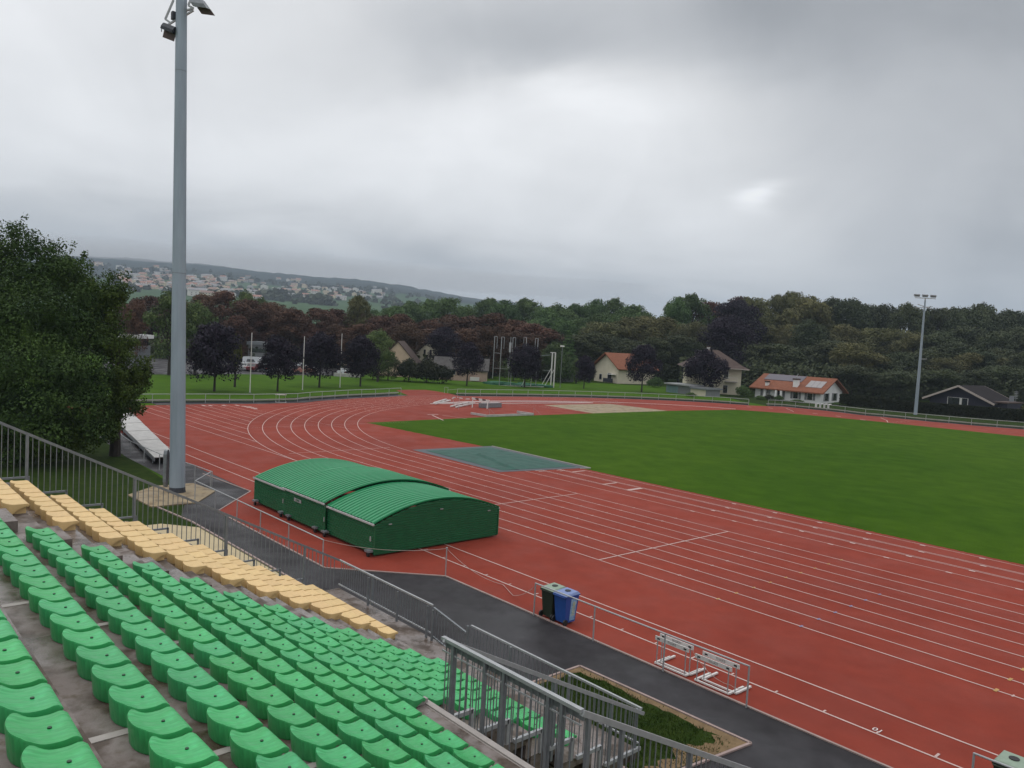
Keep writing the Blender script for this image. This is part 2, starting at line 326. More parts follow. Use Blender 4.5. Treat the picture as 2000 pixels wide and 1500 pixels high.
struct('concrete_apron', MB().prism([(-42.9,12.55),(-39.7,12.7),(-39.6,14.85),(-41.95,16.7),(-44.5,16.45),(-44.6,14.4)], -.05, .035), M_pad)
struct('grass_edge_kerb', MB().kerb([(-39.6,12.95),(-36,13.3),(60,13.3)], .08, -.03, .03), M_edge)
pv = MB().sheet([(-36.3,9),(-36.3,12.05),(-34.9,13.2),(-22.2,13.2),(-22.2,9)], -.006)
struct('pale_concrete_slab', pv, M_pale)
# earth bank beyond the ring fence and the parking
struct('parking_ground', MB().sheet([tuple(G(*q)[:2]) for q in [(200,731.5),(350,731),(460,730.5),(700,734.5),(720,715),(460,700),(200,700)]], -.010), M_asph)
bk = MB()
def band2(ps, k0, k1, z_):
    o_ = inset(ps, k0); i_ = inset(ps, k1); n = len(o_); bk.add([(p.x,p.y,z_) for p in o_]+[(p.x,p.y,z_) for p in i_], [(i,i+1,n+i+1,n+i) for i in range(n-1)])
band2(fl, -3.6, -1.0, -.016); band2(fr, -4.5, -.4, -.016); band2(fr2, -5.5, -.4, -.016)
struct('embankment', bk, M_dgrass)
gd = [(p.x,p.y) for p in inset(fr2,-5.0)]
struct('garden_ground', MB().sheet(gd+[(60,420),(-260,420)]+[tuple(D(px_,760,dp_)[:2]) for px_, dp_ in ((1060,178),(1290,178),(1400,160),(1450,142))], -.022), M_dgrass)
struct('wood_floor', MB().sheet([tuple(D(px_,760,dp_)[:2]) for px_, dp_ in ((1060,330),(1060,180),(150,180),(150,420))], -.021), M_dgrass)
# ------------------------------------------------------------------ track markings
ml = MB(); z = .004
def seg(x0, y0, x1, y1, w=.055): ml.path([(x0,y0),(x1,y1)], w, z)
def arc(r, a0, a1, w=.055, n=60):
    ml.path([(XC+r*cos(a0+(a1-a0)*i/n), YC+r*sin(a0+(a1-a0)*i/n)) for i in range(n+1)], w, z)
for k in range(9):
    y = Y0+LW*(8-k); r = RK+LW*k
    seg(XC, y, 60, y)
    arc(r, -pi/2, radians(-216), .055, 140)
    xl = XC-sqrt(max(0, RO*RO-(y-YC)**2))-.03
    seg(-86.2, y, xl, y)
for y in (21.0, 19.63): seg(-84, y, 60, y, .06)
for y, dbl in ((37.35,0),(38.75,1),(40.2,1),(41.65,0)):
    for dy in ((-.085,.085) if dbl else (0,)): seg(-39.6 if y < 41 else -38, y+dy, 60, y+dy, .05)
for x, y0, y1 in ((-21.8,Y0,YK),(-32.24,Y0,YK)): ml.path([(x,y0),(x,y1)], .07, z+.003)
ml.path([(-52.28,Y0+.9),(-52.28,YK-.3)], .06, z+.003)
ml.path([(-66.5,Y0+.3+4),(-66.5,46)], .03, z+.003); 
seg(-80,36,-62,37.5,.03)
# long-jump boards
for x, y0, y1, w in ((-37.85,40.3,41.55,.16),(-33.6,38.72,40.1,.15),(-31.55,38.72,40.1,.28)): ml.path([(x,y0),(x,y1)], w, z+.004)
for x in (-39.7,-39.35,-39.0): ml.path([(x,38.1),(x,38.75)], .1, z+.003); ml.path([(x+.5,39.7),(x+.5,40.2)], .1, z+.003)
# distance ticks and figures along the run-ups and near lines
for i in range(24):
    x = -25.16+2.68*i
    for y, dx in ((38.66,0),(40.12,0),(37.4,-.5),(41.58,-.5)):
        ml.path([(x+dx+.0,y-.16),(x+dx+.0,y-.02)], .26, z+.004)
for i in range(60):
    x = -33.6+1.36*i
    ml.path([(x,19.63),(x,19.78)], .05, z+.004)
    if i % 5 == 0: ml.path([(x,19.63),(x,19.88)], .06, z+.006)
for k in range(9):
    y = Y0+LW*(8-k)
    for x in (-27.9,-25.05,-18.9,-6.76,-3.2): ml.path([(x+.05*k,y-.09),(x+.05*k,y+.09)], .05, z+.003)
    for j in range(7): ml.path([(-49+3.3*j-.25*k,y-.1),(-49+3.3*j-.25*k,y+.1)], .045, z+.003)
# start/hurdle marks dotted in the bend lanes
for k in range(8):
    for j in range(18-k):
        a = radians(183+1.45*k+j*2.15-1.2*(k%2)); r = RK+LW*(k+.28+.22*((j)%3))
        if a > radians(268): continue
        c = (XC+r*cos(a), YC+r*sin(a)); t = Vector((cos(a),sin(a)))*.09
        ml.path([(c[0]-t.x,c[1]-t.y),(c[0]+t.x,c[1]+t.y)], .11, z+.003)
# relay patch near the ring fence
for i, (px, py, w) in enumerate([(476,793.6,9),(484,794.6,14),(489,796,15),(496,797.6,12),(499,799,8)]):
    a = G(px-w/2,py); b = G(px+w/2,py); ml.path([(a.x,a.y),(b.x,b.y)], .45, z+.004+.002*i)
for i in range(9):
    a = G(385+13*i,792.5-.1*i)
    if i in (1,2,4,6): ml.path([(a.x-.5,a.y),(a.x+.5,a.y)], .3, z+.006)
# sectors on the D
for p, q, w in [((835,810),(856,809.5),.25),((844,811),(866,821),.16),((864,811),(912,818),.09),((990,789),(1105,800),.07),((1030,790.5),(1160,806),.07)]:
    a = G(*p); b = G(*q); ml.path([(a.x,a.y),(b.x,b.y)], w, z+.005)
a0 = [G(*q) for q in [(1720,816),(1732,821),(1734,825)]]; ml.path([(p.x,p.y) for p in a0], .12, z+.004)
a0 = [G(*q) for q in [(1535,797.5),(1546,802),(1550,804)]]; ml.path([(p.x,p.y) for p in a0], .12, z+.004)
for i in range(7):
    a = G(1740+8*i,826-.9*i); ml.path([(a.x-.4,a.y),(a.x+.4,a.y)], .12, z+.004)
for px, py in [(1463,795),(1505,797),(1592,808),(1637,813),(1685,820)]:
    a = G(px,py); ml.path([(a.x-.4,a.y),(a.x+.4,a.y)], .3, z+.004)
struct('track_lines', ml, M_line)
my = MB(); mb_ = MB()
for k in range(9):
    y = Y0+LW*(8-k)
    my.path([(-15.93,y-.10),(-15.93,y+.10)], .07, z+.007)
    if k > 2: mb_.path([(-12.66,y-.10),(-12.66,y+.10)], .07, z+.007)
    my.path([(-6.78+.0*k,y-.13),(-6.78,y+.13)], .09, z+.0075)
struct('yellow_lane_marks', my, M_yel); struct('blue_lane_marks', mb_, M_blue)
wk = MB()
kp = [(XC+RK*cos(a), YC+RK*sin(a)) for a in [radians(196-44*i/50) for i in range(51)]]
kp += [tuple(G(*q)[:2]) for q in [(840,788.7),(870,786.6),(900,785),(955,783.4),(1010,783),(1060,783.2),(1110,784),(1180,785.4),(1240,787.4)]]
wk.kerb(kp[:52], .16, -.03, .07); wk.kerb(kp[50:], .10, -.03, .035); wk.kerb([kp[-1]]+[tuple(G(*q)[:2]) for q in [(1300,790),(1370,794.2),(1437,799)]], .10, -.03, .035)
struct('track_kerb', wk, M_line2)
def text_mesh(s, size, name, m, parent, M, depth=.002):
    cu = bpy.data.curves.new('t', 'FONT'); cu.body = s; cu.size = size; cu.align_x = 'CENTER'; cu.align_y = 'CENTER'; cu.extrude = depth
    o = bpy.data.objects.new('t', cu); COL.objects.link(o)
    dg_ = bpy.context.evaluated_depsgraph_get(); me = bpy.data.meshes.new_from_object(o.evaluated_get(dg_))
    bpy.data.objects.remove(o); me.transform(M); me.materials.clear(); me.materials.append(m); me.name = name
    r = bpy.data.objects.new(name, me); COL.objects.link(r); r.parent = parent; return r
tt = text_mesh('10', .26, 'lane_figure', M_line2, None, Matrix.Translation((-7.8,19.83,.012)) @ Matrix.Rotation(pi, 4, 'Z'), .001)
tag(tt, kind='structure')
# ------------------------------------------------------------------ grandstand
def rowy(k): return 2.70+.803*k-(.075 if k <= -2 else 0)
def rowz(k): return 5.79-.403*k+(.015 if k <= -2 else 0)           # height of the rear rim of the seats
XL, XR, XV = -21.25, 9.0, -9.45
st = thing('concrete_grandstand', 'damp concrete seating terrace stepping down towards the running track', 'grandstand', (-14,7,0))
tr = MB()
for k in range(-6, 11):
    zt = rowz(k)-.2; y0 = rowy(k)-.483; y1 = rowy(k+1)-.483
    xr = XR if k <= 5 else XV
    tr.box(XL, xr, y0, y1-.002, zt-.16, zt)
    tr.box(XL, xr, y1-.14, y1-.004, zt-.42, zt-.161)
zw = rowz(11)-.2
tr.box(XL, XV, rowy(11)-.483, 12.42, zw-.2, zw)
tr.build('tread', M_conc, st)
bd = MB()
for k in range(-6, 11):
    zt = rowz(k)-.2; y0 = rowy(k)-.483
    xr = XR if k <= 5 else XV
    bd.box(XL+.25, xr-.28, y0+.01, y0+.803-.15, 0, zt-.17)
bd.box(XL+.25, XV-.28, rowy(11)-.49, 12.3, 0, zw-.21)
bd.build('supporting_wall', M_side, st)
for k in range(-2, 11):                                # half-height steps in the aisle
    zt = rowz(k)-.2; y0 = rowy(k)-.483
    MB().box(-15.75, -14.70, y0+.001, y0+.42, zt+.001, zt+.19).build('aisle_step', M_conc, st)
for k in range(-3, 6):                                 # joint strips across the treads
    zt = rowz(k)-.2; y0 = rowy(k)-.48
    for x in (-6.3, -9.8, -2.6):
        MB().box(x-.045, x+.045, y0, y0+.78, zt, zt+.006).build('joint_strip', M_joint, st)
cp = MB().box(XV, XR, 7.05, 7.15, 3.30, 3.60).box(XV, XR, 7.03, 7.05, 3.45, 3.573).box(XV-.02, XV+.07, 6.62, 7.098, 3.58, 3.66)
cp.build('coping', M_joint, st)
MB().box(XV+.05, XR, 7.2, 7.5, 2.2, 2.62).box(-6.6,-5.2,7.5,9,2.2,2.6).build('landing', M_conc, st)
MB().box(XV-.22, XR, 7.0, 7.19, 0, 3.35).build('back_wall', M_side, st)
MB().box(XV, XR, 6.85, 7.05, 3.42, 3.571).build('coping_ledge', M_conc, st)
# ---- seats
def seat_mesh(kind):
    m = MB(); nu, nv = 13, 12; w = .226; g = []
    deep = .315 if kind == 'g' else .335
    for j in range(nv+1):
        t = j/nv; row = []
        for i in range(nu+1):
            u = -1+2*i/nu
            if kind == 'g':
                bulge = .068*(1-abs(u)**2.4)*(1-t)**2; prof = .195-.068*(1-math.exp(-((t/.22)**1.6)))+.010*math.exp(-((t-.84)/.1)**2)
                if t > .92: prof -= .016*((t-.92)/.08)**2
                dish = .006*u*u*(1-t) - .014*(1-t)*abs(u)**8
                wx = .207+.020*max(0,1-t/.38)**1.5-.004*t**6 - .012*max(0,1-t/.08)
            else:
                bulge = .045*(1-u*u)*(1-t)**2; prof = .205-.024*(1-math.exp(-((t/.13)**1.6))); dish = .004*u*u
                if t > .93: prof -= .012*((t-.93)/.07)**2
                wx = .222-.006*(1-t)**3-.004*t**6
            row.append((wx*u, deep*t-bulge, prof+dish))
        g.append(row)
    n = nu+1; vs = [p for r in g for p in r]; fs = [(j*n+i, j*n+i+1, (j+1)*n+i+1, (j+1)*n+i) for j in range(nv) for i in range(nu)]
    m.add(vs, fs)
    # skirt: right round the edge, long at the back, short at the front
    loop = [g[0][i] for i in range(nu+1)]+[g[j][nu] for j in range(1, nv+1)]+[g[nv][i] for i in range(nu-1, -1, -1)]+[g[j][0] for j in range(nv-1, 0, -1)]
    ln = len(loop); r1 = []; r2 = []
    for (x, y, z_) in loop:
        t = min(1, max(0, y/deep)); drop = .20*(1-t)**2.2 if t < .999 else 0
        zb = max(.004, z_-.052-drop)
        r1.append((x*1.012, y+(.006 if t > .95 else (-.006 if t < .02 else 0)), z_-.012)); r2.append((x*.975, y-(.014 if t > .9 else -.012*(1-t)), zb))
    o = len(m.v); m.v += loop+r1+r2
    for i in range(ln):
        j = (i+1) % ln
        m.f += [(o+j, o+i, o+ln+i, o+ln+j), (o+ln+j, o+ln+i, o+2*ln+i, o+2*ln+j)]
    return m
me_g = seat_mesh('g').mesh('seat_shell', M_seatg, True); me_y = seat_mesh('y').mesh('seat_shell', M_seaty, True)
me_foot = MB().box(-.15,.15,.06,.28,.0,.09).mesh('foot', M_seatg)
me_footy = MB().box(-.15,.15,.08,.30,.0,.15).mesh('foot', M_seaty)
me_cap = MB().tube([(0,.17,.10),(0,.17,.137)], .014, 8).mesh('bolt', M_cap)
def new_seat(shell, foot, lab, cat, grp):
    e = thing('stadium_seat', lab, cat, (0,0,0), grp)
    for nm, me in (('seat_shell', shell), ('mounting_foot', foot), ('bolt', me_cap)):
        if me is me_cap and shell is me_y: continue
        c = bpy.data.objects.new(nm, me); COL.objects.link(c); c.parent = e
    return e
protos = {'g': new_seat(me_g, me_foot, 'x', 'seat', 'green plastic seats bolted to the terrace'),
          'y': new_seat(me_y, me_footy, 'x', 'seat', 'yellow plastic seats in the far block')}
used = {'g': False, 'y': False}
def in_view(p, mx=70, my=70):
    q = proj(p); return q[2] > .3 and -mx < q[0] < 2000+mx and -my < q[1] < 1500+my
fbr = random.Random(11)
def rowname(k):
    n = 11-k
    return 'front row' if n == 1 else ordn(n)+' row up'
def put(kind, x, k, label):
    if used[kind]: e = copy_tree(protos[kind])
    else: e = protos[kind]; used[kind] = True
    e.location = (x, rowy(k), rowz(k)-.2); e.rotation_euler = (fbr.uniform(-.012,.012), fbr.uniform(-.008,.008), fbr.uniform(-.02,.02))
    e['label'] = label
for k in range(-3, 11):
    i = 0
    while True:
        x = -14.05+.5*i; i += 1
        if x > (8 if k <= 4 else XV-.35 if k > 5 else XV-.10): break
        if not in_view((x, rowy(k)+.2, rowz(k)-.1)): continue
        put('g', x, k, 'green plastic seat, %s from the aisle, %s from the front walkway' % (ordn(i), rowname(k)))
    for j in range(9):
        x = -20.16+.495*j
        if k < 0 or not in_view((x, rowy(k)+.2, rowz(k)-.1)): continue
        put('y', x, k, 'yellow plastic seat, %s from the left railing, %s from the front walkway' % (ordn(j+1), rowname(k)))
# ---- grandstand railings
def post_(mb, p, h, w=.05): mb.bar(p, (p[0],p[1],p[2]+h), w)
lf = thing('end_railing', 'grey steel railing stepping down the left end of the seating terrace', 'railing', (-21.2, 7, 0))
XF = -21.2
def ftop(y): return 2.16+(12.15-y)*.507
MB().bar((XF,-1,ftop(-1)),(XF,12.35,ftop(12.35)), .05,.06).build('top_rail', M_galv, lf)
for k in range(-1, 11):
    zt = rowz(k)-.2; y0 = rowy(k)-.303
    b = MB().bar((XF,y0+.15,zt+.1),(XF,y0+.80,zt+.1), .045); b.bar((XF,y0+.80,zt+.1225),(XF,y0+.80,zt-.15), .045); b.build('bottom_rail', M_galv, lf)
for i in range(6):
    y = 1.55+2.41*i; k = int((y-2.397)//.803)
    MB().bar((XF,y,rowz(k)-.5),(XF,y,ftop(y)-.03), .06).build('post', M_galv, lf)
y = .2
while y < 12.3:
    k = math.floor((y-2.397)/.803); zb = rowz(k)-.1
    MB().bar((XF,y,zb),(XF,y,ftop(y)-.03), .016).build('baluster', M_galv, lf); y += .125
ff = thing('front_railing', 'grey steel railing along the front edge of the terrace walkway', 'railing', (-15,12.38,0))
YF = 12.38
def fseg(p, q, zb, zt, last=True, zb2=None, zt2=None, topm=M_galvl):
    p = Vector(p); q = Vector(q); zb2 = zb if zb2 is None else zb2; zt2 = zt if zt2 is None else zt2
    L = (q-p).length; n = max(1, round(L/.125))
    MB().bar((p.x,p.y,zt),(q.x,q.y,zt2), .05, .045).build('top_rail', topm, ff)
    MB().bar((p.x,p.y,zb),(q.x,q.y,zb2), .035).build('bottom_rail', topm, ff)
    for i in range(1, n):
        t = i/n; c = p.lerp(q, t); MB().bar((c.x,c.y,zb+(zb2-zb)*t),(c.x,c.y,zt+(zt2-zt)*t), .014).build('baluster', M_galv, ff)
fseg((-21.2,YF),(-16.35,YF), 1.30, 2.05)
fseg((-16.3,YF),(-14.85,YF), 1.24, 2.00, zb2=1.0, zt2=1.76, topm=M_galv)
fseg((-14.8,YF+.05),(-9.42,YF+.05), 1.27, 1.98)
for x in (-19.4,-17.9,-16.5,-16.25,-14.8,-13.2,-11.3,-9.45): MB().bar((x,YF-.06,1.12),(x,YF-.06,1.97 if x > -16.3 and x < -14.9 else 2.0), .05).build('post', M_galv, ff)
f2 = thing('stair_side_railing', 'steel railing stepping down beside the last green seats above the stair opening', 'railing', (-9.42,9,0))
XS = -9.42
def f2top(y): return 4.49-(y-7.38)*.512
MB().bar((XS,7.38,f2top(7.38)),(XS,12.5,f2top(12.5)), .05,.07).build('top_rail', M_galvl, f2)
for k in range(6, 12):
    zt = rowz(k)-.2; y0 = rowy(k)-.303; y1 = min(y0+.80, 12.5)
    if k == 11: y1 = 12.45
    b = MB().bar((XS,y0+.16,zt+.02),(XS,y1,zt+.02), .06,.07)
    if k < 11: b.bar((XS,y1,zt+.0545),(XS,y1,zt-.38), .06)
    b.build('bottom_rail', M_galvl, f2)
for y in (8.25,9.9,11.5): MB().bar((XS,y,f2top(y)-1.45),(XS,y,f2top(y)-.03), .055).build('post', M_galv, f2)
y = 7.5
while y < 12.4:
    k = math.floor((y-2.397)/.803); MB().bar((XS,y,rowz(k)-.18),(XS,y,f2top(y)-.03), .014).build('baluster', M_galv, f2); y += .13
f1 = thing('landing_railing', 'tall double-railed steel railing above the stair opening nearest the camera', 'railing', (-8,7.42,2.6))
MB().bar((-9.5,7.42,4.49),(-6.55,7.42,4.49), .07,.05).build('top_rail', M_galvl, f1)
MB().bar((-9.5,7.42,4.30),(-6.55,7.42,4.30), .02,.02).build('upper_rail', M_galvl, f1)
MB().bar((-9.46,7.46,4.40),(-6.55,7.46,4.40), .02,.10).build('fascia', M_galv, f1)
for x in (-9.22,-8.47,-8.05,-7.15,-6.9): MB().bar((x,7.42,2.6),(x,7.42,4.47), .052).build('post', M_galv, f1)
x = -9.40
while x < -6.6:
    MB().bar((x,7.42,2.6),(x,7.42,4.47), .014).build('baluster', M_galv, f1); x += .128
f3 = thing('stair_railing', 'steel handrail descending with the stair on the right of the landing', 'railing', (-6.55,9,0))
MB().bar((-6.55,7.42,4.47),(-6.55,13.2,4.47-5.78*.515), .06,.08).build('top_rail', M_galvl, f3)
y = 7.6
while y < 13:
    MB().bar((-6.55,y,4.47-(y-7.42)*.515-1.0),(-6.55,y,4.44-(y-7.42)*.515), .014).build('baluster', M_galv, f3); y += .13
MB().bar((-6.55,7.5,3.44),(-6.55,13.1,3.44-5.6*.515), .04).build('bottom_rail', M_galv, f3)
for y in (7.55,8.25,9.9,11.6): MB().bar((-6.55,y,4.45-(y-7.42)*.515-1.5),(-6.55,y,4.44-(y-7.42)*.515), .055).build('post', M_galv, f3)
stp = MB()
for i in range(16): stp.box(-6.45,-5.0,7.5+.36*i,7.5+.36*(i+1)+.02, 0, 2.5-.158*i)
tag(stp.build('concrete_stair', M_conc), 'concrete stair flight leading down from the landing', 'stairs')
# ------------------------------------------------------------------ fences round the track
def rail_fence(name, label, pts, h=1.05, r=.024, m=M_galvl, lower=None, board=False, group=None, pr=None):
    c = pts[len(pts)//2]; e = thing(name, label, 'fence', (c[0],c[1],0), group)
    P = [Vector((p[0],p[1],0)) for p in pts]
    MB().tube([p+Vector((0,0,h)) for p in P], r, 8).build('top_rail', m, e)
    if lower: MB().tube([p+Vector((0,0,lower)) for p in P], r*.9, 6).build('lower_rail', m, e)
    for p in P: MB().tube([p+Vector((0,0,-.02)), p+Vector((0,0,h+.01))], pr or r, 8).build('post', m, e)
    return e
ef = rail_fence('rail_fence', 'tubular rail in front of the bins and hurdles with rounded end', [(-18.47,18.2),(-15.81,18.2),(-13.14,18.2),(-10.47,18.2)], 1.08)
rail_fence('rail_fence', 'tubular rail starting beside the bin at the lower right corner', [(-5.2,18.2),(-2.5,18.2),(.2,18.2),(2.9,18.2)], 1.08)
rail_fence('rail_fence', 'tubular rail along the path in front of the green corrugated shelter', [(-42.4,16.6),(-40.35,15.02),(-37.7,15.02),(-35.1,15.02),(-32.6,15.02),(-29.9,15.02),(-27.0,15.02)], 1.0)
rail_fence('rail_fence', 'tubular rail beside the white platform, running behind the tall mast', [(-70,18.2),(-66.8,17.8),(-63.8,17.4),(-60.8,17),(-58,16.5),(-55.1,16.2),(-52.3,16.2),(-49.4,16.2),(-47,16.4),(-44.7,16.6),(-42.5,16.72)], .98)
p1 = thing('rope_post', 'single slim steel post holding the sagging rope by the shelter', 'post', (-23.5,18.32,0))
MB().tube([(-23.5,18.32,0),(-23.5,18.32,1.05)], .022, 8).build('post', M_galvl, p1); MB().tube([(-23.5,18.32,1.05),(-23.5,18.32,1.08)], .04, 8).build('cap', M_galvl, p1)
def rope(p, q, sag, n=16):
    return [Vector(p).lerp(Vector(q), i/n)-Vector((0,0,sag*4*(i/n)*(1-i/n))) for i in range(n+1)]
rp = rope((-27,15.02,1.0),(-23.5,18.32,1.04), .22)+rope((-23.5,18.32,1.04),(-21.4,19.4,.03), .22)+rope((-21.4,19.4,.03),(-20.3,18.9,.03),0)+rope((-20.3,18.9,.03),(-18.47,18.2,1.0),.12)
tag(MB().tube(rp, .009, 5).build('rope', M_rope), 'thin pale rope sagging between the posts in front of the shelter', 'rope')
flx = [(-88.4,18),(-88.5,21),(-88.5,24.6)]+[(p.x,p.y) for p in fl]
def far_fence(pts, label):
    e = rail_fence('ring_fence', label, pts, .98, .035, M_galvl, lower=None, pr=.035)
    V = [Vector((p[0],p[1],0)) for p in pts]; off = [v for v in inset(V, -.45)]
    MB().kerb([(p.x,p.y) for p in off], .10, .22, .36).build('bench_board', M_joint, e)
    MB().kerb([(p.x,p.y) for p in inset(V,-.6)], .12, -.03, .10).build('kerb_board', M_dark, e)
    return e
far_fence(flx, 'pale tubular ring fence curving round the left bend')
far_fence([(p.x,p.y) for p in fr], 'pale tubular ring fence behind the infield apron and throwing cage')
far_fence([(p.x,p.y) for p in fr2], 'pale tubular ring fence along the right far side below the bungalow')
# small gate frame between the two fences
gt = thing('gate_frame', 'small pale gate frame at the gap in the ring fence', 'gate', tuple(G(871,766)))
a = G(868,767.5); b = G(874.5,767.8)
MB().tube([a,a+Vector((0,0,.9)),b+Vector((0,0,.9)),b],.035,6).build('frame', M_galvl, gt)
cgt = G(893,772.5); MB().tube([b+Vector((0,0,.5)), cgt+Vector((0,0,.95))], .02, 5).build('chain', M_galvl, gt)
# ------------------------------------------------------------------ hut over the pole vault mat
hut = thing('mobile_shelter', 'green corrugated metal shelter with arched roof in three sections on wheels', 'shelter', (-32.7,20.6,0))
def corr(z0, z1, per=.104):
    out = []; z_ = z0
    while z_ < z1-.001:
        for dz, d in ((0,-.016),(.060,-.016),(.070,.022),(.092,.022),(.1035,-.016)):
            if z_+dz <= z1: out.append((z_+dz, d))
        z_ += per
    out.append((z1,-.014)); return out
def hut_module(x0, x1, yn, yf, zs, rise, gable, ov=.05):
    def zr(y): t = (y-yn)/(yf-yn); return zs+rise*(1-(2*t-1)**2)
    m = MB(); per = .26; nx = int((x1-x0)/per*12); ny = 28; g = []
    for i in range(nx+1):
        x = x0+(x1-x0)*i/nx; ph = ((x-x0)/per) % 1; hh = .0 if ph < .26 else (.075*(ph-.26)/.08 if ph < .34 else (.075 if ph < .92 else .075*(1-ph)/.08))
        g.append([(x, yn-ov+(yf-yn+2*ov)*j/ny, zs+rise*(1-min(1.05, abs(2*j/ny-1))**2)+hh+.02) for j in range(ny+1)])
    n = ny+1; m.add([p for r in g for p in r], [(i*n+j, (i+1)*n+j, (i+1)*n+j+1, i*n+j+1) for i in range(nx) for j in range(ny)])
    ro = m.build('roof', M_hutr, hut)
    t = MB()
    t.bar((x0,yn-ov-.02,zs+.02),(x1,yn-ov-.02,zs+.02), .06,.07); t.build('eaves_trim', M_trim, hut)
    MB().bar((x0,yf+ov+.02,zs+.005),(x1,yf+ov+.02,zs+.005), .05,.05).build('eaves_trim', M_trim, hut)
    for y, sgn in ((yn,-1),(yf,1)):
        w = MB(); ring = []
        for z_, d in corr(.12, zs): ring.append((z_, y+sgn*d))
        nz = len(ring)-1
        w.add([(x0,b_,a_) for a_, b_ in ring]+[(x1,b_,a_) for a_, b_ in ring], [(i, i+1, nz+2+i, nz+1+i) for i in range(nz)])
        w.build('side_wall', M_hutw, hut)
    if gable:
        x = x1-.01; w = MB(); top = zs+rise; vs = []; cz = corr(.06, top); nz = len(cz)-1
        for z_, d in cz:
            if z_ <= zs: ya, yb = yn, yf
            else:
                t_ = sqrt(max(0, 1-(z_-zs)/rise)); c = (yn+yf)/2; ya = c-(yf-yn)/2*t_; yb = c+(yf-yn)/2*t_
            vs += [(x+d, ya, z_), (x+d, yb, z_)]
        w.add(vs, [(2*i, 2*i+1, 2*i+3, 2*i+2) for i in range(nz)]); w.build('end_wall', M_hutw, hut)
    for y in (yn, yf):
        for x in ((x1,) if not gable else (x1,)): MB().bar((x,y,.1),(x,y,zs), .05).build('corner_post', M_hutw, hut)
hut_module(-30.95,-26.95, 17.3,23.9, 1.30,.72, True)
hut_module(-34.9,-30.85, 17.2,24.0, 1.40,.74, False)
hut_module(-38.4,-34.8, 17.3,23.9, 1.30,.72, False)
# closed back end and shadow gap between sections
MB().box(-38.4,-38.36,17.3,23.9,.1,1.32).build('end_wall', M_hutw, hut)
for x in (-27.15,-30.75,-31.6,-34.2,-35.0,-37.9):
    w = MB().tube([(x-.0,17.10,.09),(x,17.18,.09)], .09, 14); wo_ = w.build('wheel', M_black, hut, smooth=False)
    MB().box(x-.16,x+.16,17.05,17.28,.19,.27).build('wheel_bracket', M_galv, hut)
for y in (18.0,20.6,23.3): MB().box(-26.94,-26.90,y-.07,y+.07,1.26 if y != 20.6 else 1.62,1.30 if y != 20.6 else 1.66).build('lifting_lug', M_galvl, hut)
for x, zz_ in ((-30.86,.75),(-34.86,.8),(-27.05,.75)): MB().box(x-.03,x+.03,17.14,17.17,zz_-.1,zz_+.1).build('latch', M_galvl, hut)
pl = MB().box(-33.75,-33.05,17.155,17.175,1.02,1.17).build('name_plate', M_galvl, hut)
lt = text_mesh('CIMA', .15, 'lettering', M_hutw, None, Matrix.Translation((-33.4,17.148,1.095)) @ Matrix.Rotation(pi/2, 4, 'X'), .002)
lt.parent = pl; lt.matrix_parent_inverse = Matrix.Translation(tuple(-c for c in hut['base']))
lt.matrix_parent_inverse = Matrix.Translation((-hut['base'][0], -hut['base'][1], -hut['base'][2]))
# ------------------------------------------------------------------ covered sand pit
pit = thing('covered_sand_pit', 'long jump pit under a rippled green tarpaulin with dark border', 'sand pit', (-45,39.3,0))
PQ = [(-50.1,35.9),(-40.2,35.6),(-38.9,42.7),(-49.6,42.9)]
def bil(u, v_): 
    a = Vector(PQ[0]).lerp(Vector(PQ[1]), u); b = Vector(PQ[3]).lerp(Vector(PQ[2]), u); return a.lerp(b, v_)
tm = MB(); nn = 48; vs = []
for j in range(nn+1):
    for i in range(nn+1):
        u, v_ = i/nn, j/nn; p = bil(.03+.94*u, .05+.88*v_)
        e = min(u, 1-u, v_, 1-v_)
        h = .05+.05*noise.noise(Vector((p.x*.9,p.y*1.7,3)))+.05*abs(noise.noise(Vector((p.x*.35+4,p.y*1.1,9))))
        if abs((v_-.30)-.10*sin(u*5)) < .02 and u > .35: h += .09
        vs.append((p.x, p.y, .012+max(.0, h)*min(1, e*10+.15)))
tm.add(vs, [(j*(nn+1)+i, j*(nn+1)+i+1, (j+1)*(nn+1)+i+1, (j+1)*(nn+1)+i) for j in range(nn) for i in range(nn)])
tm.build('tarpaulin', M_tarp, pit, smooth=True)
MB().prism([(-50.6,35.55),(-40.0,35.3),(-38.6,42.9),(-49.9,43.1)], .0, .010).build('border_mat', M_tarpe, pit)
MB().kerb([(-49.8,43.05),(-38.4,42.75),(-38.6,41.9)], .1, 0, .05).build('pit_edge', M_joint, pit)
